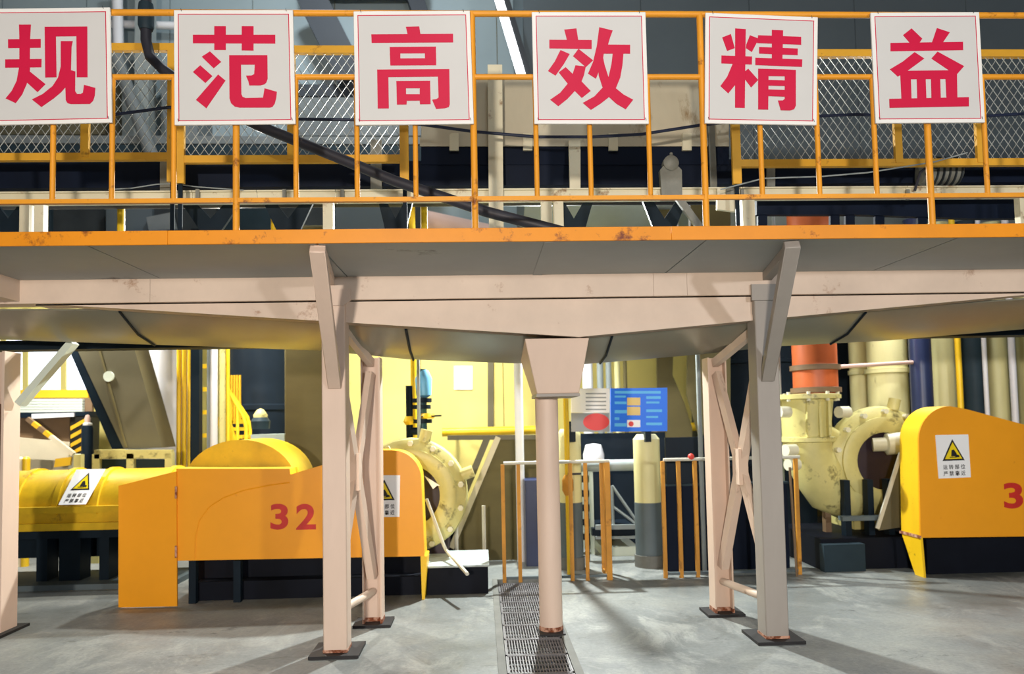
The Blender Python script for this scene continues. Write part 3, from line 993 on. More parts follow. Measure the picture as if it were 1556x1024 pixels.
# storage bunker, its lamp tube and the floodlight
YK = 8.8
bk = Thing('storage_bunker', 'large slate grey steel bunker behind the upper right of the railing', 'bunker')
k0, k1 = PX(796, 60, YK), XR + 2
zk = PZ(900, 352, YK)
px_ = [k0, PX(975, 60, YK), PX(1140, 60, YK), PX(1300, 60, YK), PX(1470, 60, YK), k1]
for a, c in zip(px_[:-1], px_[1:]):
    bk.part('wall_plate', MB().box(a + 0.003, c - 0.003, YK, YK + 0.04, zk + 0.6, 9.0), 'bunker_slate')
bk.part('hopper_bottom', MB().add([(k0, YK, zk + 0.6), (k1, YK, zk + 0.6), (k1, YB - 0.1, zk - 0.2), (k0, YB - 0.1, zk - 0.2), (k0, YK, zk + 0.64), (k1, YK, zk + 0.64), (k1, YB - 0.1, zk - 0.16), (k0, YB - 0.1, zk - 0.16)],
                                  [(3, 2, 1, 0), (4, 5, 6, 7), (0, 1, 5, 4), (1, 2, 6, 5), (2, 3, 7, 6), (3, 0, 4, 7)]), 'hopper_pale')
bk.part('side_plate', MB().prism([(k0, YK + 0.04, zk + 0.6), (k0, YB - 0.05, zk - 0.2), (k0, YB - 0.05, 9.0), (k0, YK + 0.04, 9.0)], (0.04, 0, 0)), 'bunker_slate')
bk.done()
tb = Thing('tube_lamp', 'bright white lamp tube slanting beside the grey bunker', 'lamp')
a, c = P(756, -8, YK - 0.06), P(800, 140, YK - 0.06)
tb.part('tube', MB().tube(a, c, 0.052, 12), 'tube_glow')
tb.part('backing', MB().bar(a + Vector((0.09, 0.03, 0)), c + Vector((0.09, 0.03, 0)), 0.08, 0.03, up=(0, 1, 0)), 'lamp_shell')
tb.done()
fd = Thing('floodlight', 'floodlight under the bunker edge hidden behind the platform', 'lamp')
fd.part('housing', MB().box(0.58, 0.92, 8.36, 8.50, 3.42, 3.68), 'lamp_shell')
fd.part('arm', MB().bar((0.75, 8.45, 3.6), (0.75, 8.83, zk + 0.64), 0.04, 0.04), 'lamp_shell')
fd.done()

# pipes and braces on the upper back wall
single('wall_pipe', 'white horizontal pipe high on the back wall above the left mesh guard', 'pipe', MB().tube(P(150, 36, 11.0), P(300, 40, 11.0), 0.055), 'pipe_white')
single('wall_pipe', 'white upright pipe on the back wall beside the leftmost sign', 'pipe', MB().tube(P(178, -20, 10.9), P(180, 75, 10.9), 0.075), 'pipe_white')
single('slanted_pipe', 'grey slanted pipe behind the left mesh guard', 'pipe', MB().tube(P(172, 75, 10.31), P(232, 240, 10.31), 0.09), 'panel_grey')
single('wall_shelf', 'pale horizontal beam behind the left mesh guards', 'beam', MB().ppoly([(-60, 205), (640, 208), (640, 219), (-60, 217)], 10.4, 0.15), 'panel_grey')
single('wall_shelf', 'dark horizontal beam behind the left mesh guards', 'beam', MB().ppoly([(-60, 219), (640, 221), (640, 262), (-60, 260)], 10.4, 0.2), 'pipe_slate')
t = Thing('pink_pipe', 'pink and white lying pipe seen under the belt right of the yellow post', 'pipe')
a, c = P(646, 338, 9.2), P(800, 372, 9.2)
t.part('barrel', MB().tube(a, c, 0.15, 16), 'pink_tank')
t.part('bracket', MB().bar(a.lerp(c, 0.5), a.lerp(c, 0.5) + Vector((0, 1.98, 0)), 0.06, 0.06), 'hanger_dark')
t.done()
t = Thing('air_duct', 'long dark grey duct seen in the gap under the belt on the left', 'duct')
cu = [-500, -120, 78, 160, 232, 330, 420, 505, 585, 640]
for i, (a, c) in enumerate(zip(cu[:-1], cu[1:])):
    d = (i % 3) * 0.06
    t.part('duct_section', MB().ppoly([(a + 1, 309 + 4 * (i % 2)), (c - 1, 309 + 4 * (i % 2)), (c - 1, 372), (a + 1, 372)], 10.1 + d, 0.6), ['duct_dark', 'pipe_slate', 'duct_dark', 'bunker_slate'][i % 4])
p = P(205, 335, 10.05)
t.part('bright_patch', MB().ppoly([(222, 330), (262, 322), (268, 348), (226, 350)], 10.02, 0.05), 'panel_grey')
for px in (-90, 300, 560):
    q = P(px, 340, 10.5)
    t.part('bracket', MB().bar(q, q + Vector((0, 0.68, 0)), 0.08, 0.08), 'hanger_dark')
t.done()
for px, lab in ((1028, 'white upright rod in the gap under the belt near the bearing'), (1048, 'thin white rod in the gap under the belt right of the bearing')):
    x = PX(px, 340, 8.78)
    single('white_rod', lab, 'rod', MB().tube((x, 8.78, PZ(px, 364, 8.78)), (x, 8.78, zk + 0.7), 0.022 if px < 1040 else 0.014, 8), 'pipe_white')
# beams and boxes in front of the pale upper wall
for pts, Y, m, lab in (
        ([(240, 100), (300, 100), (300, 208), (252, 208)], 10.6, 'panel_grey', 'pale grey panel behind the second sign'),
        ([(440, 148), (640, 148), (640, 206), (440, 206)], 10.6, 'panel_grey', 'pale grey box left of the conveyor hood'),
        ([(452, 128), (640, 128), (640, 146), (452, 146)], 10.75, 'roof_strip', 'dark slate strip above the pale grey box'),
        ([(-40, 100), (160, 100), (160, 204), (-40, 204)], 10.7, 'chute_grey', 'dark olive panel behind the leftmost sign'),
        ([(600, -60), (625, -60), (665, 60), (640, 60)], 10.9, 'roof_strip', 'dark slanted roof brace above the third sign')):
    single('wall_panel', lab, 'panel', MB().ppoly(pts, Y, 11.2 - Y), m)
# ================================================================== LOWER LEVEL, BACKGROUND MACHINERY
def warn_sign(t, c00, c10, c11, c01, chars=True):
    """white plate with yellow warning triangle; corners bottom-left, bottom-right, top-right, top-left"""
    c00, c10, c11, c01 = map(Vector, (c00, c10, c11, c01))
    nrm = (c10 - c00).cross(c01 - c00).normalized()
    if nrm.y > 0:
        nrm = -nrm

    def q(u, v, k=0.0):
        p = (c00 * (1 - u) + c10 * u) * (1 - v) + (c01 * (1 - u) + c11 * u) * v
        return p + nrm * k
    back = nrm * -0.002
    pl = t.part('plate', MB().prism([q(0, 0, .003), q(1, 0, .003), q(1, 1, .003), q(0, 1, .003)], nrm * -0.004), 'print_white')
    t.part('triangle_edge', MB().prism([q(.16, .40, .0045), q(.84, .40, .0045), q(.5, .90, .0045)], back), 'ink_black')
    t.part('triangle', MB().prism([q(.235, .44, .006), q(.765, .44, .006), q(.5, .825, .006)], back), 'warn_yellow')
    pic = MB()
    pic.prism([q(.43, .50, .0075), q(.56, .50, .0075), q(.60, .56, .0075), q(.52, .66, .0075), q(.45, .64, .0075)], back)
    pic.prism([q(.55, .49, .0075), q(.68, .47, .0075), q(.68, .52, .0075), q(.58, .55, .0075)], back)
    pic.prism([q(.38, .47, .0075), q(.62, .47, .0075), q(.62, .49, .0075), q(.38, .49, .0075)], back)
    t.part('pictogram', pic, 'ink_black', kind='stuff')
    # two rows of four characters
    for row, txt in ((0.25, '运 转 部 位'), (0.10, '严 禁 靠 近')):
        me = text_mesh(txt, (0, 0, 0), 1.0, 0.0, 'ink_black', bold=0.012)
        if me is None:
            continue
        xs = [v.co.x for v in me.vertices]
        zs_ = [v.co.z for v in me.vertices]
        xa, xb, za_, zb2 = min(xs), max(xs), min(zs_), max(zs_)
        for v in me.vertices:
            u = 0.16 + 0.68 * (v.co.x - xa) / (xb - xa)
            w = row - 0.05 + 0.11 * (v.co.z - za_) / (zb2 - za_)
            v.co = q(u, w, .0045 - v.co.y * 0.2)
        t.part('lettering', me, 'ink_black')
    return pl


def machine_number(t, digits, y0, y1, Y):
    for ch, x0, x1 in digits:
        me = text_mesh(ch, (0, 0, 0), 1.0, 0.0, 'number_red', bold=0.028)
        xs = [v.co.x for v in me.vertices]
        zs_ = [v.co.z for v in me.vertices]
        ax, bx, az, bz = min(xs), max(xs), min(zs_), max(zs_)
        A, B = P(x0, y1, Y), P(x1, y0, Y)
        for v in me.vertices:
            u = (v.co.x - ax) / (bx - ax)
            w = (v.co.z - az) / (bz - az)
            v.co = Vector((A.x + (B.x - A.x) * u, Y - 0.002 + v.co.y * 0.2, A.z + (B.z - A.z) * w))
        t.part('digit', me, 'number_red', label='red digit ' + ch)


def arc(cx, cy, rx, ry, a0, a1, n):
    return [(cx + rx * math.cos(R(a0 + (a1 - a0) * i / n)), cy - ry * math.sin(R(a0 + (a1 - a0) * i / n))) for i in range(n + 1)]


# ------------------------------------------------------------------ left machine guard
YA = 6.55
t = Thing('machine_guard', 'long orange machine guard numbered 32 with a yellow domed cover, left', 'machine guard', group='orange machine guards')
out = [(268, 852), (268, 712), (440, 712), (441, 721), (495, 705), (545, 691), (575, 684)] + arc(596, 728, 44, 44, 88, 0, 8) + [(645, 845)]
face = t.part('face_panel', MB().ppoly(out, YA, 0.02), 'guard_orange')
t.part('casing', MB().ppoly([(x, y) for x, y in out], YA + 0.0205, 0.30), 'guard_yellow')
d0 = [P(180, 738, YA), P(268, 716, YA - 0.02), Vector((PX(269, 905, YA - 0.02), YA - 0.02, 0.01)), Vector((PX(180, 905, YA), YA, 0.01))]
t.part('end_door', MB().prism(d0, (0, 0.02, 0)), 'guard_orange')
t.part('door_side', MB().prism([d0[0] + Vector((0, .02, 0)), d0[0] + Vector((0.01, .02, 0)), d0[3] + Vector((0.01, .02, 0)), d0[3] + Vector((0, .02, 0))], (0, 0.30, 0)), 'guard_orange')
for py in (748, 838):
    p = P(268, py, YA - 0.02)
    t.part('hinge', MB().tube(p + Vector((0, -0.01, -0.05)), p + Vector((0, -0.01, 0.05)), 0.009, 8), 'rusted_end')
sm = [(296, 850), (297, 815), (303, 790), (318, 770), (340, 756), (370, 745), (410, 737), (440, 733)]
t.part('weld_seam', MB().path([P(a, b_, YA - 0.001) for a, b_ in sm], 0.006, 6), 'guard_orange')
machine_number(t, (('3', 411, 438), ('2', 450, 480), ('7', 490, 518)), 765, 805, YA)
foot = [P(639, 845, YA + 0.01), P(649, 845, YA + 0.01), Vector((PX(645, 905, YA), YA + 0.01, 0.0)), Vector((PX(641, 905, YA), YA + 0.01, 0.0))]
t.part('foot', MB().prism(foot, (0, 0.28, 0)), 'guard_yellow')
for px in (292, 360):
    x = PX(px, 880, YA + 0.1)
    t.part('leg', MB().box(x - 0.03, x + 0.03, YA + 0.1, YA + 0.16, 0, PZ(px, 852, YA + 0.1)), 'hanger_dark')
# domed flywheel cover behind the face
c_ = P(364, 738, 6.88)
rw = PX(450, 738, 6.88) - c_.x
hh = PZ(366, 668, 6.88) - c_.z
dm = MB()
pts = [(c_.x + rw * math.cos(a), 6.88, c_.z + hh * math.sin(a)) for a in [math.pi * i / 20 for i in range(21)]]
dm.prism(pts, (0, 0.75, 0))
t.part('domed_cover', dm, 'drum_yellow')
warn_sign(t, P(560, 786, YA), P(607, 785, YA), P(608, 722, YA), P(560, 722, YA))
t.done()
pl = Thing('machine_plinth', 'black concrete machine base under the left orange guard', 'plinth')
pl.part('block', MB().box(PX(300, 880, 6.95), PX(640, 880, 6.95), 6.92, 8.0, 0, PZ(450, 845, 6.95)), 'plinth_black')
pl.part('step', MB().box(PX(300, 905, 6.8), PX(640, 905, 6.8), 6.75, 6.92, 0, 0.16), 'plinth_black')
pl.done()
pl = Thing('pump_plinth', 'low black block with pale worn top beside the drain', 'plinth')
xa, xb = PX(649, 890, 6.75), PX(742, 890, 6.75)
pl.part('block', MB().box(xa, xb, 6.72, 7.5, 0, 0.235), 'plinth_black')
pl.part('top', MB().box(xa - 0.01, xb + 0.01, 6.71, 7.5, 0.235, 0.25), 'plinth_top')
pl.done()

# ------------------------------------------------------------------ right machine guard
YC = 6.85
t = Thing('machine_guard', 'orange machine guard with arched yellow edge at the right border', 'machine guard', group='orange machine guards')
out = [(1399, 817)] + arc(1444, 668, 48, 51, 180, 90, 10) + [(1470, 622), (1556, 645), (1640, 668), (1790, 700), (1790, 812)]
t.part('face_panel', MB().ppoly(out, YC, 0.02), 'guard_orange')
t.part('casing', MB().ppoly(out, YC + 0.0205, 0.32), 'guard_yellow')
ft = [P(1374, 817, YC + 0.3), P(1399, 817, YC + 0.02), Vector((PX(1404, 880, YC), YC + 0.02, 0)), Vector((PX(1396, 880, YC), YC + 0.1, 0))]
t.part('foot', MB().prism([P(1399, 817, YC), P(1399, 817, YC) + Vector((0, 0.32, 0)), Vector((PX(1404, 880, YC), YC + 0.14, 0)), Vector((PX(1404, 880, YC), YC, 0))], (0.02, 0, 0)), 'guard_yellow')
t.part('band_joint', MB().ppoly([(1397, 814), (1400, 814), (1400, 818), (1397, 818)], YC - 0.002, 0.33), 'rusted_end')
machine_number(t, (('3', 1526, 1553), ('2', 1562, 1590)), 733, 773, YC)
warn_sign(t, P(1426, 727, YC), P(1475, 725, YC), P(1471, 660, YC), P(1421, 661, YC))
t.done()
single('machine_plinth', 'black concrete machine base under the right orange guard', 'plinth', MB().box(PX(1408, 870, 7.0), XR, 6.98, 8.0, 0, PZ(1480, 812, 7.0) - 0.03), 'plinth_black')


# ------------------------------------------------------------------ pumps
def pump(c, rad, lab, lean):
    t = Thing('slurry_pump', lab, 'pump', group='cream slurry pumps')
    c = Vector(c)
    vol = MB().lathe([(rad * 0.35, 0.16), (rad * 0.80, 0.18), (rad * 0.97, 0.12), (rad, 0.03), (rad * 0.97, -0.05), (rad * 0.86, -0.09), (rad * 0.80, -0.10)], c, 'Y', 40, caps=False)
    v = t.part('volute', vol, 'pump_cream')
    t.part('cover_ring', MB().lathe([(rad * 0.80, -0.06), (rad * 0.80, -0.125), (rad * 0.76, -0.135), (rad * 0.60, -0.125), (rad * 0.52, -0.10), (rad * 0.52, 0.0)], c, 'Y', 40, caps=False), 'pump_cream')
    t.part('inlet_bore', MB().lathe([(0.001, -0.015), (rad * 0.53, -0.01), (rad * 0.53, 0.02)], c, 'Y', 28), 'pump_hole')
    for i in range(14):
        a = 2 * math.pi * i / 14 + 0.2
        p = c + Vector((math.cos(a) * rad * 0.90, -0.10, math.sin(a) * rad * 0.90))
        t.part('bolt', MB().lathe([(0.028, -0.035), (0.028, 0.03)], p, 'Y', 6), 'bolt_pale')
    for a in (20, 75, 150):
        a = R(a)
        p0 = c + Vector((math.cos(a) * rad * 0.95, -0.02, math.sin(a) * rad * 0.95))
        t.part('lug', MB().tube(p0, p0 + Vector((math.cos(a), 0, math.sin(a))) * 0.12, 0.06, 10), 'pump_cream')
    t.part('bearing_frame', MB().box(c.x - rad * 0.45, c.x + rad * 0.45, c.y + 0.1, c.y + 0.7, 0.30, c.z + 0.1), 'pump_cream')
    return t


c1 = P(624, 752, 7.35)
t = pump(c1, 0.55, 'cream bolted pump casing behind the left orange guard', 0)
t.part('foot', MB().box(c1.x - 0.3, c1.x + 0.35, 7.35, 7.9, 0.25, 0.45), 'pump_hole')
t.part('name_plate', MB().prism([P(645, 723, 7.15), P(669, 738, 7.15), P(664, 738, 7.15), P(658, 743, 7.15)], (0, 0.01, 0)), 'print_white')
t.done()
rod = [P(648, 758, 7.0), P(674, 828, 7.0), P(678, 836, 7.0), F(710, 872, 0.25)]
single('bent_rod', 'bent pale rod leaning from the left guard onto the low black block', 'rod', MB().path(rod, 0.016, 8), 'fence_rail')

c2 = P(1338, 700, 7.75)
t = pump(c2, 0.57, 'cream bolted pump casing with upright outlet behind the right orange guard', 0)
oc = P(1238, 640, 7.55)
zt_, zbm = PZ(1238, 598, 7.55), PZ(1238, 742, 7.55)
op = [Vector((oc.x, 7.75, zt_ - 0.05)), Vector((oc.x, 7.75, PZ(1238, 640, 7.55))), Vector((oc.x, 7.75, PZ(1238, 690, 7.55))), P(1243, 722, 7.75), P(1258, 748, 7.75), P(1283, 762, 7.77), P(1310, 756, 7.8)]
t.part('outlet_pipe', MB().path(op, [0.27, 0.245, 0.245, 0.24, 0.22, 0.19, 0.17], 22), 'pump_cream')
t.part('outlet_flange', MB().lathe([(0.27, zt_ - 0.06), (0.345, zt_ - 0.05), (0.345, zt_ - 0.01), (0.30, zt_)], (oc.x, 7.75, 0), 'Z', 28), 'pump_cream')
t.part('rib_ring', MB().lathe([(0.25, PZ(1238, 668, 7.55) - 0.03), (0.275, PZ(1238, 668, 7.55) - 0.02), (0.275, PZ(1238, 668, 7.55) + 0.02), (0.25, PZ(1238, 668, 7.55) + 0.03)], (oc.x, 7.75, 0), 'Z', 28), 'pump_cream')
for px in (1226, 1244, 1258):
    p = P(px, 600, 7.5)
    q = P(px, 664, 7.5)
    t.part('rib', MB().box(p.x - 0.012, p.x + 0.012, 7.48, 7.56, q.z, p.z - 0.05), 'pump_cream')
for px, py in ((1192, 626), (1202, 684), (1206, 706), (1283, 626)):
    p = P(px, py, 7.5)
    t.part('lug', MB().tube(p + Vector((-0.06, 0, 0)), p + Vector((0.06, 0.05, 0)), 0.06, 10), 'bolt_pale')
for i in range(10):
    a = 2 * math.pi * i / 10
    t.part('bolt', MB().lathe([(0.02, zt_ - 0.075), (0.02, zt_ + 0.02)], (oc.x + 0.315 * math.cos(a), 7.75 + 0.315 * math.sin(a), 0), 'Z', 6), 'bolt_pale')
t.part('shaft_sleeve', MB().path([P(1326, 676, 7.66), P(1345, 675, 7.62), P(1347, 675, 7.62), P(1400, 670, 7.5)], [0.07, 0.07, 0.11, 0.11], 16), 'bolt_pale')
t.part('leg', MB().box(oc.x + 0.15, oc.x + 0.21, 7.72, 7.80, 0.2, zbm - 0.1), 'box_brown')
t.done()
st = [P(1369, 690, 7.3), P(1360, 720, 7.3), P(1334, 802, 7.3)]
single('belt_side_plate', 'dark slanted plate with pale edge beside the arched guard', 'plate', MB().ppoly([(1369, 690), (1373, 690), (1376, 800), (1336, 806), (1331, 802)], 7.32, 0.03), 'chute_grey')
single('pale_strap', 'pale slanted strap running down left of the arched guard', 'strap', MB().bar(P(1369, 688, 7.29), P(1333, 803, 7.29), 0.035, 0.02, up=(0, 1, 0)), 'fence_rail')
pb = Thing('equipment_stand', 'dark steel stand beneath the right cream pump', 'stand')
pb.part('block', MB().box(PX(1252, 860, 7.25), PX(1400, 860, 7.25), 7.3, 8.4, 0, 0.30), 'plinth_black')
pb.part('front_sill', MB().box(PX(1250, 870, 7.25), PX(1312, 870, 7.25), 7.2, 7.3, 0, 0.26), 'pipe_slate')
pb.part('rail', MB().box(PX(1278, 810, 7.4), PX(1400, 810, 7.4), 7.35, 7.45, 0.46, 0.50), 'column_lower')
for px in (1285, 1320, 1350):
    x = PX(px, 770, 7.5)
    pb.part('stay', MB().box(x - 0.03, x + 0.03, 7.45, 7.55, 0.28, 0.85), 'hanger_dark')
pb.done()

# ------------------------------------------------------------------ pipes standing at the back right
def vpipe(name, lab, px, wpx, Y, m, z1=3.7, z0=0.0, py=600, cat='pipe', rings=()):
    x = PX(px, py, Y)
    r = wpx / 2 * Y / FPX
    t = Thing(name, lab, cat)
    t.part('barrel', MB().lathe([(r, z0), (r, z1)], (x, Y, 0), 'Z', 20), m)
    for ry in rings:
        z = PZ(px, ry, Y - r)
        t.part('flange', MB().lathe([(r, z - 0.03), (r * 1.13, z - 0.025), (r * 1.13, z + 0.025), (r, z + 0.03)], (x, Y, 0), 'Z', 24), 'box_brown' if m == 'pipe_orange' else m)
    return t.done()


vpipe('orange_pipe', 'orange upright pipe on top of the right pump outlet', 1238, 66, 7.75, 'pipe_orange', z0=zt_ + 0.002, py=555, rings=(557, 592))
vpipe('upright_pipe', 'cream upright pipe right of the orange pipe', 1310, 34, 9.2, 'pipe_cream', rings=(565,))
vpipe('upright_pipe', 'wide cream upright pipe behind the right pump casing', 1350, 58, 8.75, 'pipe_cream', rings=(562,))
vpipe('upright_pipe', 'glossy navy upright pipe left of the arched guard top', 1401, 32, 8.3, 'pipe_navy')
vpipe('upright_pipe', 'cream upright pipe above the right warning sign', 1434, 36, 8.5, 'pipe_cream')
vpipe('upright_pipe', 'thin yellow upright pipe above the right orange guard', 1459, 9, 8.2, 'pipe_yellow')
vpipe('upright_pipe', 'dark slate upright pipe right of the thin yellow one', 1481, 32, 8.4, 'pipe_slate')
vpipe('upright_pipe', 'thin white upright pipe beside the dark slate pipe', 1499, 7, 8.25, 'pipe_white')
vpipe('upright_pipe', 'stained cream upright pipe near the right border', 1516, 32, 8.5, 'pipe_cream')
vpipe('upright_pipe', 'white upright pipe near the right border', 1541, 10, 8.3, 'pipe_white')
vpipe('upright_pipe', 'pale cream upright pipe cut by the right border', 1566, 34, 8.6, 'pipe_cream')
vpipe('upright_pipe', 'thin grey upright pipe left of the orange pipe', 1185, 5, 8.0, 'pipe_grey')
single('red_cross_pipe', 'thin dark red pipe across the pipes beside the orange one', 'pipe', MB().tube(P(1262, 558, 7.75), P(1392, 550, 8.3), 0.022, 10), 'pink_tank')
dt = Thing('dark_tank', 'dark steel tank between the grey leg frame and the right pump', 'tank')
x = PX(1150, 700, 9.9)
dt.part('barrel', MB().lathe([(0.78, 0), (0.78, 3.0), (0.5, 3.2), (0.01, 3.25)], (x, 10.05, 0), 'Z', 32), 'tank_dark')
for z in (0.9, 2.2):
    dt.part('band', MB().lathe([(0.78, z - 0.03), (0.80, z - 0.02), (0.80, z + 0.02), (0.78, z + 0.03)], (x, 10.05, 0), 'Z', 32), 'tank_dark')
dt.done()
single('dark_screen', 'dark grey steel screen along the back wall behind the right pipes', 'screen', MB().box(PX(1265, 600, 9.6), XR + 1, 9.6, 9.65, 0, 3.3), 'tank_dark')
single('thin_brown_pipe', 'thin brown pipe rising left of the right pump', 'pipe', MB().tube(F(1211, 876, 0), P(1200, 710, 7.0), 0.012, 8), 'box_brown')

# ------------------------------------------------------------------ rear fence
YN = 7.15
for xs_, xe_, posts, lab in ((765, 926, (765, 789, 868, 891, 924), 'rusty orange low railing left of the gap, behind the middle column'),
                             (1008, 1215, (1009, 1033, 1058, 1108, 1160, 1212), 'rusty orange low railing right of the gap, behind the grey leg frame')):
    t = Thing('rear_railing', lab, 'railing', group='low railings in front of the pump hall')
    za_ = PZ(900, 701, YN)
    X0, X1 = PX(xs_, 701, YN), PX(xe_, 701, YN)
    t.part('hand_rail', MB().tube((X0, YN, za_), (X1, YN, za_), 0.016), 'fence_rail')
    t.part('foot_rail', MB().bar((X0, YN, 0.04), (X1, YN, 0.04), 0.03, 0.025), 'column_lower')
    for i, p in enumerate(posts):
        x = PX(p, 790, YN)
        w = 0.05 if p == 924 else 0.034
        t.part('post', MB().box(x - w / 2, x + w / 2, YN - w / 2, YN + w / 2, 0, za_ - 0.012), 'fence_orange')
    if xs_ > 1000:
        t.part('red_cap', MB().ball(P(1050, 694, YN), 0.032, 10), 'red_cap', label='small red cap')
    t.done()
gt = Thing('open_gate', 'narrow rusty orange gate standing open beside the low railing', 'gate')
xg = PX(927, 790, YN)
for y in (7.2, 7.32, 7.5):
    gt.part('bar', MB().box(xg - 0.03, xg + 0.0, y, y + 0.035, 0.03, PZ(927, 700, YN)), 'fence_orange')
gt.part('top_bar', MB().box(xg - 0.03, xg, 7.2, 7.54, PZ(927, 706, YN), PZ(927, 700, YN)), 'fence_orange')
gt.part('bottom_bar', MB().box(xg - 0.03, xg, 7.2, 7.54, 0.0, 0.04), 'fence_orange')
gt.done()

# ------------------------------------------------------------------ columns, signs and pipes in the middle
for px, w, lab in ((985, 40, 'round cream column with grey lower half under the blue board'), (867, 36, 'round cream column with grey lower half right of the middle column')):
    t = Thing('round_column', lab, 'column', group='round two-tone columns')
    x = PX(px, 780, 7.75)
    r = w / 2 * 7.75 / FPX
    zj = PZ(px, 765, 7.6)
    ztop = PZ(px, 660 if px == 985 else 652, 7.6)
    t.part('upper', MB().lathe([(r, zj), (r, ztop - 0.05), (r * 0.7, ztop)], (x, 7.75, 0), 'Z', 22), 'pipe_cream')
    t.part('lower', MB().lathe([(r * 1.02, 0.12), (r * 1.02, zj)], (x, 7.75, 0), 'Z', 22), 'column_lower')
    t.part('foot', MB().lathe([(r * 1.12, 0.0), (r * 1.12, 0.12)], (x, 7.75, 0), 'Z', 22), 'kerb_pale')
    t.done()
YO = 7.55
t = Thing('blue_board', 'blue notice board with rows of print and small coloured charts', 'sign board')
t.part('panel', MB().ppoly([(928, 590), (1014, 589), (1014, 655), (928, 656)], YO, 0.02), 'board_blue')
pr = MB()
for (x0, y0, x1, y1) in ((934, 594, 1004, 598), (934, 601, 951, 604), (934, 610, 952, 614), (934, 623, 953, 628), (934, 634, 941, 638), (934, 643, 952, 648), (982, 602, 1004, 606), (982, 610, 1002, 613), (982, 622, 1006, 626), (982, 632, 1000, 635), (982, 642, 1006, 646)):
    pr.ppoly([(x0, y0), (x1, y0), (x1, y1), (x0, y1)], YO - 0.001, 0.001)
t.part('print_rows', pr, 'print_cyan', kind='stuff')
for q, m in (((953, 604, 973, 616), 'print_amber'), ((953, 618, 973, 631), 'print_amber'), ((953, 638, 973, 649), 'print_white')):
    t.part('chart', MB().ppoly([(q[0], q[1]), (q[2], q[1]), (q[2], q[3]), (q[0], q[3])], YO - 0.002, 0.002), m)
t.part('chart_dot', MB().lathe([(0.026, -0.001), (0.026, 0.001)], P(959, 644, YO - 0.003), 'Y', 14), 'board_red')
p, q = P(985, 640, YO), P(985, 664, YO)
t.part('bracket', MB().box(p.x - 0.03, p.x + 0.03, YO + 0.02, YO + 0.20, q.z - 0.05, p.z), 'tank_dark')
t.done()
t = Thing('white_board', 'white notice board with a red oval left of the blue board', 'sign board')
t.part('panel', MB().ppoly([(868, 590), (926, 590), (926, 627), (868, 627)], YO, 0.02), 'print_white')
t.part('lower_panel', MB().ppoly([(868, 627.5), (926, 627.5), (926, 656), (868, 656)], YO, 0.02), 'print_grey')
ov = [(906 + 20 * math.cos(2 * math.pi * i / 24), 641 - 13 * math.sin(2 * math.pi * i / 24)) for i in range(24)]
t.part('red_oval', MB().ppoly(ov, YO - 0.002, 0.002), 'board_red')
pr = MB()
for y0 in (597, 603, 609, 615, 621):
    pr.ppoly([(890, y0), (921, y0), (921, y0 + 2), (890, y0 + 2)], YO - 0.001, 0.001)
t.part('print_rows', pr, 'print_grey', kind='stuff')
p, q = P(870, 640, YO), P(870, 664, YO)
t.part('bracket', MB().box(p.x - 0.03, p.x + 0.03, YO + 0.02, YO + 0.20, q.z - 0.05, p.z), 'tank_dark')
t.done()
vpipe('upright_pipe', 'white upright pipe left of the middle column', 790, 13, 8.2, 'pipe_white', z1=3.2, py=700)
t = Thing('gas_pipe', 'thin yellow upright pipe with valve right of the middle column', 'pipe')
x = PX(863, 750, 7.4)
t.part('barrel', MB().tube((x, 7.4, 0), (x, 7.4, 2.6), 0.026, 12), 'pipe_yellow')
p = P(863, 737, 7.4)
t.part('valve', MB().lathe([(0.03, -0.10), (0.055, -0.05), (0.055, 0.05), (0.03, 0.10)], (x, 7.4, p.z), 'Z', 14), 'fence_orange')
t.part('handle', MB().bar((x, 7.36, p.z + 0.11), (x + 0.13, 7.36, p.z + 0.11), 0.012, 0.02), 'ink_black')
t.done()
t = Thing('cross_pipe', 'yellow horizontal pipe along the back wall left of the middle column', 'pipe')
ends = (P(672, 657, 9.9), P(820, 653, 9.9))
t.part('barrel', MB().tube(ends[0], ends[1], 0.055), 'pipe_yellow')
for f in (0.12, 0.85):
    q = ends[0].lerp(ends[1], f)
    t.part('wall_bracket', MB().bar(q, Vector((q.x, YB, q.z)), 0.05, 0.05), 'chute_grey')
t.done()
t = Thing('cross_pipe', 'yellow horizontal pipe along the back wall right of the blue board', 'pipe')
ends = (P(1000, 650, 9.9), P(1064, 648, 9.9))
t.part('barrel', MB().tube(ends[0], ends[1], 0.055), 'pipe_yellow')
for f in (0.12, 0.85):
    q = ends[0].lerp(ends[1], f)
    t.part('wall_bracket', MB().bar(q, Vector((q.x, YB, q.z)), 0.05, 0.05), 'chute_grey')
t.done()
t = Thing('lying_pipe', 'grey lying pipe behind the low railing under the blue board', 'pipe')
a, c = P(880, 708, 8.1), P(978, 706, 8.1)
t.part('barrel', MB().tube(a, c, 0.062, 16), 'pipe_grey')
for f in (0.1, 0.93):
    q = a.lerp(c, f)
    t.part('stand', MB().box(q.x - 0.02, q.x + 0.02, q.y - 0.03, q.y + 0.03, 0, q.z - 0.05), 'tank_dark')
t.done()
single('navy_cabinet', 'dark navy cabinet behind the railing left of the middle column', 'cabinet', MB().box(PX(799, 800, 7.9), PX(822, 800, 7.9), 7.9, 8.3, 0, PZ(805, 730, 7.9)), 'pipe_navy')
mc = Thing('dark_machine', 'dark machine with white slanted struts between the two round columns', 'machine')
xa, xb = PX(900, 800, 8.4), PX(968, 800, 8.4)
mc.part('body', MB().box(xa, xb, 8.4, 9.2, 0.22, PZ(930, 802, 8.4)), 'tank_dark')
mc.part('back_plate', MB().box(PX(872, 700, 9.1), PX(1012, 700, 9.1), 9.1, 9.2, 0.0, PZ(930, 658, 9.1)), 'tank_dark')
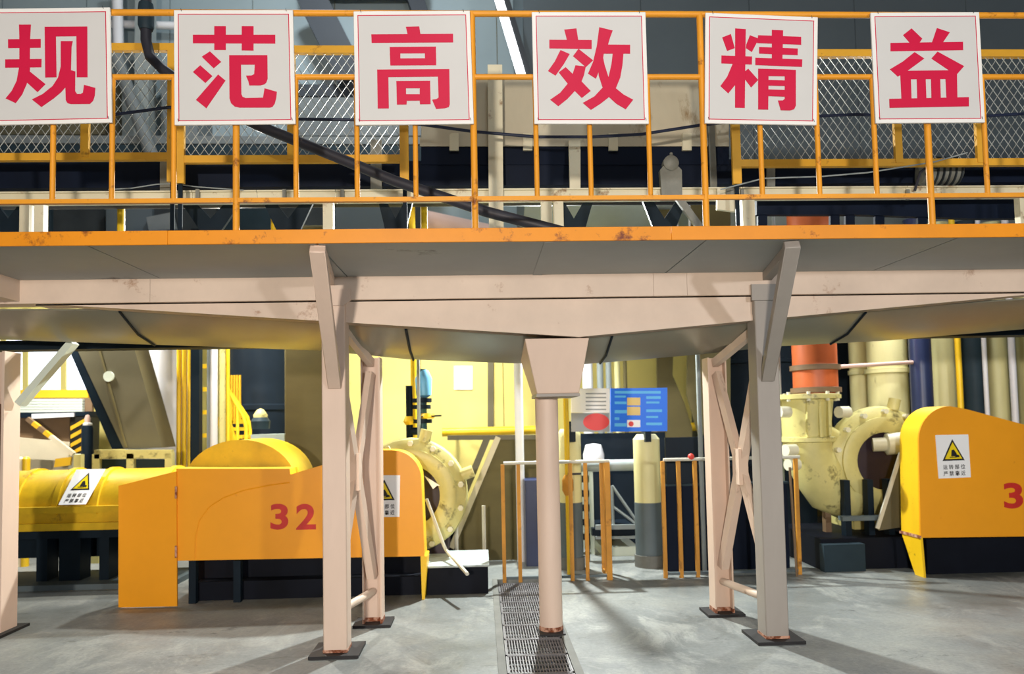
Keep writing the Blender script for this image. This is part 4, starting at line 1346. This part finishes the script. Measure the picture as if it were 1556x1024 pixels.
mc.part('foot', MB().box(xa + 0.1, xb, 8.35, 9.1, 0, 0.10), 'panel_white')
for a, b_ in (((930, 738), (966, 790)), ((932, 770), (966, 795)), ((930, 738), (932, 800))):
    mc.part('strut', MB().tube(P(a[0], a[1], 8.38), P(b_[0], b_[1], 8.38), 0.016, 8), 'pipe_grey')
mc.part('sill', MB().bar(P(905, 801, 8.36), P(968, 800, 8.36), 0.05, 0.05), 'pipe_grey')
mc.part('sill', MB().bar(P(905, 817, 8.36), P(968, 816, 8.36), 0.03, 0.03), 'pipe_grey')
mc.done()
rk = Thing('white_rack', 'white slatted rack behind the low railing', 'rack')
for i in range(8):
    p, q = P(874, 716 + i * 22, 8.5), P(896, 716 + i * 22, 8.5)
    rk.part('slat', MB().box(p.x, q.x, 8.5, 8.56, p.z - 0.05, p.z + 0.03), 'panel_white')
x = PX(897, 780, 8.5)
rk.part('upright', MB().box(x, x + 0.04, 8.5, 8.56, 0, PZ(890, 700, 8.5)), 'panel_white')
x = PX(871, 780, 8.5)
rk.part('upright', MB().box(x, x + 0.04, 8.5, 8.56, 0, PZ(890, 700, 8.5)), 'panel_white')
rk.done()
single('white_drum', 'small white drum behind the lying grey pipe', 'drum', MB().lathe([(0.10, PZ(900, 716, 8.6)), (0.12, PZ(900, 712, 8.6)), (0.12, PZ(900, 690, 8.6)), (0.09, PZ(900, 676, 8.6)), (0.02, PZ(900, 674, 8.6))], (PX(902, 690, 8.6), 8.6, 0), 'Z', 16), 'pipe_white')
for px, w, m, lab in ((893, 16, 'pipe_white', 'white upright pipe above the white notice board'), (912, 10, 'pipe_grey', 'grey upright pipe above the white notice board'), (925, 9, 'pipe_grey', 'grey upright pipe left above the blue board'), (938, 9, 'pipe_cream', 'cream upright pipe above the blue board'), (950, 6, 'concrete_olive', 'thin olive upright pipe above the blue board')):
    vpipe('upright_pipe', lab, px, w, 9.15, m, z0=PZ(930, 658, 9.1) + 0.001, z1=3.7, py=575)
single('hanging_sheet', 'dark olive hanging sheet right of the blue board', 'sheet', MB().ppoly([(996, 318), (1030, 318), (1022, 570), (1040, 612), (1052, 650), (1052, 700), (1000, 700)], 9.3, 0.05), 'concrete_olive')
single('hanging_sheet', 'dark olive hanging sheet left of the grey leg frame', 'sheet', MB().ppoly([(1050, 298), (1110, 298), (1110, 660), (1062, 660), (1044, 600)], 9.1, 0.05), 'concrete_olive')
t = Thing('low_wall', 'dark navy and olive low wall behind the right low railing', 'wall')
t.part('lower_panel', MB().box(PX(1012, 800, 7.45), PX(1198, 800, 7.45), 7.45, 7.52, 0, PZ(1050, 738, 7.45)), 'belt_navy')
t.part('upper_panel', MB().box(PX(1012, 700, 7.5), PX(1095, 700, 7.5), 7.5, 7.55, PZ(1050, 738, 7.45), PZ(1050, 664, 7.5)), 'tank_dark')
t.part('cap', MB().box(PX(1012, 738, 7.45), PX(1198, 738, 7.45), 7.44, 7.53, PZ(1050, 738, 7.45), PZ(1050, 735, 7.45)), 'pipe_slate')
t.done()
vpipe('upright_pipe', 'thin pale pipe left of the grey leg frame', 1062, 7, 7.4, 'pipe_grey', z0=0, z1=2.6, py=600)
sg = Thing('sloping_hopper', 'dark sloping hopper with pale edge bars behind the pump', 'hopper')
sg.part('side', MB().ppoly([(760, 662), (830, 662), (830, 885), (690, 885), (690, 828)], 8.3, 0.4), 'concrete_olive')
sg.part('edge_bar', MB().bar(P(757, 664, 8.25), P(686, 832, 8.25), 0.06, 0.06, up=(0, 1, 0)), 'box_cream')
sg.part('edge_bar', MB().bar(P(741, 664, 8.25), P(674, 826, 8.25), 0.07, 0.06, up=(0, 1, 0)), 'chute_grey')
sg.part('top_bar', MB().bar(P(680, 665, 8.25), P(830, 664, 8.25), 0.05, 0.05), 'chute_grey')
sg.part('base', MB().box(PX(670, 870, 8.3), PX(830, 870, 8.3), 8.35, 8.9, 0, 0.5), 'plinth_black')
sg.done()
single('wall_notice', 'pale printed notice high on the yellow back wall', 'notice', MB().ppoly([(690, 556), (718, 556), (718, 592), (690, 592)], YB - 0.02, 0.015), 'print_white')
single('wall_strip', 'brown upright cable duct on the yellow back wall', 'duct', MB().ppoly([(741, 480), (750, 480), (750, 655), (741, 655)], YB - 0.04, 0.04), 'chute_grey')
for px, lab in ((736, 'pale upright stake left of the low railing'), (694, 'short pale stake beside the hopper edge')):
    x = PX(px, 850, 7.7)
    single('steel_stake', lab, 'stake', MB().tube((x, 7.7, 0), (x, 7.7, PZ(px, 768 if px == 736 else 795, 7.7)), 0.018, 8), 'fence_rail')

# valve stack over the left pump
vs_ = Thing('valve_stack', 'dark valve stack with yellow and blue fittings above the left pump', 'valve')
x = PX(641, 620, 7.6)
zz = lambda py: PZ(641, py, 7.5)
vs_.part('stem', MB().tube((x, 7.6, zz(668)), (x, 7.6, zz(560)), 0.05, 12), 'valve_teal')
vs_.part('actuator', MB().lathe([(0.04, zz(604)), (0.075, zz(600)), (0.085, zz(575)), (0.05, zz(562)), (0.01, zz(560))], (x + 0.02, 7.6, 0), 'Z', 16), 'valve_blue')
for py, w in ((640, 0.10), (618, 0.09), (608, 0.10)):
    vs_.part('flange', MB().lathe([(w, zz(py) - 0.02), (w, zz(py) + 0.02)], (x, 7.6, 0), 'Z', 14), 'hanger_dark')
vs_.part('yellow_collar', MB().lathe([(0.06, zz(636)), (0.075, zz(633)), (0.06, zz(628))], (x + 0.06, 7.55, 0), 'Z', 12), 'guard_yellow')
x2_ = PX(622, 620, 7.6)
vs_.part('side_stem', MB().tube((x2_, 7.6, zz(690)), (x2_, 7.6, zz(585)), 0.035, 10), 'hanger_dark')
vs_.part('yellow_collar', MB().lathe([(0.04, zz(645)), (0.06, zz(640)), (0.04, zz(632))], (x2_, 7.58, 0), 'Z', 12), 'guard_yellow')
vs_.part('lever', MB().bar((x, 7.5, zz(633)), (x + 0.2, 7.5, zz(632)), 0.02, 0.015), 'hanger_dark')
vs_.part('crossover', MB().tube((x2_, 7.6, zz(655)), (x, 7.6, zz(655)), 0.04, 10), 'hanger_dark')
vs_.done()
vpipe('upright_pipe', 'yellow upright pipe behind the valve stack', 629, 10, 8.2, 'pipe_yellow', z1=4.2, py=580)
vpipe('upright_pipe', 'thin pale pipe in front of the valve stack', 636, 5, 7.45, 'pipe_grey', z0=1.3, z1=2.2, py=600)

# ------------------------------------------------------------------ far left machinery
t = Thing('drum_cover', 'yellow half-round drum cover with warning sign at the left', 'drum cover')
c_ = P(150, 774, 7.75)
xl, xr = PX(22, 760, 7.5), PX(272, 740, 7.5)
rd = 0.40
t.part('shell', MB().lathe([(0.001, xl - c_.x - 0.4), (rd, xl - c_.x - 0.4), (rd, xr - c_.x), (0.001, xr - c_.x)], c_, 'X', 24, ang=(0, math.pi)), 'drum_yellow')
for px in (30, 92, 152, 250):
    x = PX(px, 740, 7.45) - c_.x
    t.part('rib', MB().lathe([(rd, x - 0.03), (rd + 0.02, x - 0.025), (rd + 0.02, x + 0.025), (rd, x + 0.03)], c_, 'X', 24, ang=(0, math.pi)), 'drum_yellow')
yf = 7.75 - rd
z0_, z1_, z2_, z3_ = PZ(150, 804, yf), PZ(150, 793, yf), PZ(150, 778, yf), PZ(150, 768, yf)
t.part('flange', MB().box(xl - 0.4, xr, yf - 0.05, 8.2, z2_, z3_), 'drum_yellow')
t.part('side_panel', MB().box(xl - 0.4, xr, yf, 8.15, z1_, z2_), 'drum_yellow')
t.part('lower_bar', MB().box(xl - 0.4, xr, yf - 0.05, 8.2, z0_, z1_), 'drum_yellow')
a0, a1 = R(180 - 12), R(180 - 62)
def dsurf(px, py, a):
    return Vector((PX(px, py, 7.4), c_.y + math.cos(a) * (rd + 0.065), c_.z + math.sin(a) * (rd + 0.065)))
warn_sign(t, dsurf(98, 778, a0), dsurf(139, 777, a0), dsurf(150, 730, a1), dsurf(105, 731, a1))
for px, w in ((68, 0.10), (110, 0.2), (162, 0.09)):
    x = PX(px, 840, 7.6)
    t.part('leg', MB().box(x - w / 2, x + w / 2, 7.55, 7.75, 0.0, z0_), 'hanger_dark')
t.part('bed_rail', MB().box(xl - 0.4, xr, 7.5, 7.6, z0_ - 0.1, z0_), 'hanger_dark')
t.part('bed_rail', MB().box(xl - 0.4, xr, 7.95, 8.05, z0_ - 0.35, z0_), 'hanger_dark')
t.part('sill', MB().box(xl - 0.4, xr, 7.35, 8.1, 0.0, 0.05), 'column_lower')
t.done()

YW = 8.9
t = Thing('steel_chute', 'grey slanted steel chute left of the yellow ladder', 'chute')
t.part('face', MB().prism([P(112, 520, YW), P(200, 515, YW), P(246, 680, YW), P(188, 682, YW)], (0, 0.4, 0)), 'chute_grey')
t.part('fold', MB().bar(P(148, 520, YW - 0.005), P(192, 680, YW - 0.005), 0.02, 0.02, up=(0, 1, 0)), 'concrete_olive')
t.part('side', MB().prism([P(100, 520, YW + 0.02), P(113, 520, YW + 0.02), P(190, 682, YW + 0.02), P(170, 682, YW + 0.02)], (0, 0.4, 0)), 'hanger_dark')
t.part('highlight_disc', MB().lathe([(0.001, -0.02), (0.06, -0.02), (0.06, 0.0)], P(166, 572, YW), 'Y', 16), 'panel_white')  # painted highlight: white disc in place of a lamp reflection
t.done()
t = Thing('feeder_frame', 'cream steel frame under the slanted chute', 'frame')
p0, p1 = P(146, 690, YW - 0.1), P(262, 690, YW - 0.1)
t.part('top_beam', MB().bar(p0, p1, 0.08, 0.10), 'pump_cream')
for px in (120, 148, 200, 258):
    x = PX(px, 700, YW - 0.1)
    t.part('leg', MB().box(x - 0.04, x + 0.04, YW - 0.14, YW - 0.06, 0, p0.z), 'pump_cream')
t.part('lower_panel', MB().ppoly([(150, 698), (255, 698), (255, 714), (150, 714)], YW - 0.08, 0.1), 'pipe_slate')
t.done()
vpipe('white_silo', 'white silo wall between the chute and the yellow bars', 238, 84, 10.0, 'pipe_white', z1=3.8, py=600, cat='silo')
wn = Thing('window_1', None, None, kind='structure')
for i, (a, c) in enumerate(((-60, 2), (6, 36), (40, 92), (100, 150))):
    wn.part('pane', MB().ppoly([(a, 470), (c, 470), (c, 592), (a, 592)], YB - 0.03, 0.01), 'pane_glow')
for px in (4, 38, 96, 152):
    wn.part('mullion', MB().ppoly([(px - 4, 468), (px + 4, 468), (px + 4, 594), (px - 4, 594)], YB - 0.06, 0.05), 'wall_yellow')
wn.done()
single('yellow_beam', 'yellow horizontal beam under the bright window at the far left', 'beam', MB().ppoly([(-40, 593), (134, 592), (134, 604), (-40, 605)], 10.3, 0.2), 'stripe_yellow')
t = Thing('ribbed_panel', 'pale ribbed panel under the yellow beam at the far left', 'panel')
for i in range(5):
    y0 = 606 + i * 4.2
    t.part('rib', MB().ppoly([(30, y0), (125, y0), (125, y0 + 3.6), (30, y0 + 3.6)], 10.2, 0.06), 'panel_white')
t.part('backing', MB().ppoly([(30, 605), (140, 605), (140, 628), (30, 628)], 10.27, 0.05), 'box_brown')
t.done()
t = Thing('control_cabin', 'brown and cream boxy unit with striped corner at the far left', 'cabin')
t.part('roof', MB().ppoly([(20, 627), (135, 625), (135, 633), (20, 635)], 9.5, 0.5), 'hanger_dark')
t.part('roof_strip', MB().ppoly([(48, 629), (112, 627), (112, 633), (48, 636)], 9.47, 0.03), 'pipe_white')
t.part('body', MB().ppoly([(20, 634), (106, 634), (106, 672), (20, 668)], 9.6, 0.4), 'box_brown')
t.part('lower_body', MB().ppoly([(20, 664), (106, 672), (106, 700), (20, 697)], 9.55, 0.4), 'box_cream')
t.part('base', MB().prism([P(20, 697, 9.6), P(106, 699, 9.6), Vector((PX(106, 760, 9.6), 9.6, 0)), Vector((PX(20, 760, 9.6), 9.6, 0))], (0, 0.3, 0)), 'box_cream')
cn = t.part('striped_corner', MB().ppoly([(107, 632), (133, 632), (131, 700), (105, 700)], 9.5, 0.3), 'stripe_black')
for i in range(5):
    y0 = 648 + i * 13
    t.part('yellow_stripe', MB().ppoly([(107, y0), (132, y0 - 14), (132, y0 - 8), (107, y0 + 6)], 9.495, 0.005), 'stripe_yellow', parent=cn)
t.done()
t = Thing('barrier_arm', 'striped barrier arm slanting in front of the brown unit', 'barrier')
a, c = P(42, 636, 9.3), P(112, 690, 9.3)
for i in range(8):
    t.part('segment', MB().bar(a.lerp(c, i / 8), a.lerp(c, (i + 1) / 8), 0.05, 0.05), 'stripe_yellow' if i in (1, 3) else ('box_cream' if i > 3 else 'box_brown'))
t.part('pivot', MB().prism([P(104, 690, 9.3), P(122, 690, 9.3), Vector((PX(122, 760, 9.3), 9.3, 0)), Vector((PX(104, 760, 9.3), 9.3, 0))], (0, 0.12, 0)), 'panel_white')
t.part('striped_foot', MB().ppoly([(84, 697), (108, 694), (106, 707), (82, 710)], 9.25, 0.03), 'stripe_yellow')
t.done()
t = Thing('canister', 'dark canister with white collar and pink cap beside the striped corner', 'canister')
x = PX(133, 650, 9.2)
zq = lambda py: PZ(133, py, 9.2)
t.part('body', MB().lathe([(0.065, 0.0), (0.065, zq(650)), (0.045, zq(645))], (x, 9.2, 0), 'Z', 14), 'hanger_dark')
t.part('collar', MB().lathe([(0.045, zq(650)), (0.05, zq(648)), (0.05, zq(643)), (0.03, zq(642))], (x, 9.2, 0), 'Z', 14), 'print_white')
t.part('cap', MB().lathe([(0.03, zq(642)), (0.034, zq(636)), (0.02, zq(631)), (0.001, zq(630))], (x, 9.2, 0), 'Z', 14), 'pink_tank')
t.done()
for px, m, lab in ((40, 'pipe_yellow', 'yellow bollard behind the left end of the drum cover'), (30, 'box_cream', 'cream bollard at the far left behind the drum cover')):
    x = PX(px, 710, 8.7)
    single('bollard', lab, 'bollard', MB().lathe([(0.04, 0), (0.04, PZ(px, 697, 8.7)), (0.02, PZ(px, 694, 8.7))], (x, 8.7, 0), 'Z', 12), m)
for i, (px, w, Y, m, lab) in enumerate(((272, 7, 9.4, 'pipe_yellow', 'yellow upright bar, leftmost of three left of the ladder'), (280, 7, 9.4, 'pipe_yellow', 'yellow upright bar, middle of three left of the ladder'), (288, 6, 9.4, 'pipe_yellow', 'yellow upright bar, rightmost of three left of the ladder'),
                                        (325, 11, 8.9, 'pipe_white', 'white upright pipe right of the yellow ladder'), (338, 9, 9.0, 'pump_cream', 'pale yellow upright pipe beside the white one'), (346, 6, 9.1, 'pipe_yellow', 'thin yellow upright pipe by the stair rail'))):
    vpipe('upright_bar' if i < 3 else 'upright_pipe', lab, px, w, Y, m, z1=3.7, py=610)
x = PX(296, 600, 8.8)
single('dark_post', 'dark square post between the yellow bars and the ladder', 'post', MB().box(x - 0.05, x + 0.05, 8.8, 8.9, 0, 3.8), 'hanger_dark')
t = Thing('yellow_ladder', 'narrow ladder with yellow rungs beside the dark post', 'ladder')
for px, m in ((303, 'pipe_white'), (317, 'pipe_grey')):
    x = PX(px, 600, 9.0)
    t.part('rail', MB().box(x - 0.02, x + 0.02, 9.0, 9.04, 0, 3.8), m)
xa, xb = PX(305, 600, 9.0), PX(315, 600, 9.0)
z = 0.3
while z < 3.7:
    t.part('rung', MB().box(xa, xb, 9.005, 9.035, z, z + 0.05), 'pipe_yellow')
    z += 0.27
t.done()
t = Thing('stair_rail', 'yellow stair with bent hand rails right of the ladder', 'stair')
Yq = 9.3
for dy, dx in ((0, 0), (0.4, 12)):
    pts = [P(345, 592 - dx * 0.3, Yq + dy), P(362 + dx * 0.4, 620, Yq + dy), P(370 + dx * 0.5, 634, Yq + dy), P(374 + dx * 0.5, 650, Yq + dy), Vector((PX(374 + dx * 0.5, 670, Yq + dy), Yq + dy, 0.6))]
    t.part('hand_rail', MB().path(pts, 0.022, 8), 'pipe_yellow')
for px in (350, 361):
    x = PX(px, 650, Yq)
    t.part('post', MB().tube((x, Yq, 0), (x, Yq, PZ(px, 600 if px == 350 else 618, Yq)), 0.02, 8), 'pipe_yellow')
for i in range(6):
    p = P(342 + i * 7, 640 + i * 12, Yq)
    t.part('tread', MB().box(p.x - 0.05, p.x + 0.1, Yq, Yq + 0.4, p.z - 0.02, p.z + 0.02), 'pipe_yellow')
t.part('stringer', MB().bar(P(338, 632, Yq), Vector((PX(400, 720, Yq), Yq, 0.05)), 0.05, 0.15, up=(0, 0, 1)), 'pipe_yellow')
for i in range(5):
    x = PX(348 + i * 4, 590, 9.9)
    t.part('gate_bar', MB().box(x - 0.012, x + 0.012, 9.9, 9.93, PZ(350, 640, 9.9), PZ(350, 570, 9.9)), 'stripe_yellow')
t.part('landing', MB().box(PX(340, 640, 9.7), PX(372, 640, 9.7), Yq, 9.95, PZ(350, 644, 9.9), PZ(350, 640, 9.9)), 'pipe_yellow')
t.done()
dt = Thing('dark_tank', 'dark steel tank behind the stair left of the olive pillar', 'tank')
x = PX(397, 600, 10.5)
dt.part('barrel', MB().lathe([(0.44, 0), (0.44, 3.6), (0.2, 3.7), (0.01, 3.75)], (x, 10.55, 0), 'Z', 28), 'tank_dark')
dt.part('band', MB().lathe([(0.44, 1.7), (0.46, 1.72), (0.46, 1.78), (0.44, 1.8)], (x, 10.55, 0), 'Z', 28), 'tank_dark')
dt.done()
t = Thing('pale_machine', 'pale green machine with light dome behind the yellow cover', 'machine')
p0, p1 = P(381, 665, 8.7), P(432, 665, 8.7)
t.part('body', MB().box(p0.x, p1.x, 8.7, 9.1, 0, PZ(400, 660, 8.7)), 'machine_pale')
t.part('ring', MB().lathe([(0.10, PZ(392, 652, 8.7)), (0.11, PZ(392, 640, 8.7)), (0.08, PZ(392, 634, 8.7))], (PX(392, 640, 8.8), 8.9, 0), 'Z', 16), 'pipe_slate')
t.part('dome', MB().lathe([(0.08, PZ(392, 636, 8.7)), (0.08, PZ(392, 630, 8.7)), (0.04, PZ(392, 622, 8.7)), (0.005, PZ(392, 620, 8.7))], (PX(392, 640, 8.8), 8.9, 0), 'Z', 16), 'pump_cream')
t.done()
x0, x1 = PX(432, 620, 8.3), PX(496, 620, 8.3)
bevel(single('concrete_pillar', 'broad olive concrete pillar left of the pink front leg', 'pillar', MB().box(x0, x1, 8.3, 8.8, 0, 3.7), 'concrete_olive'), 0.02)
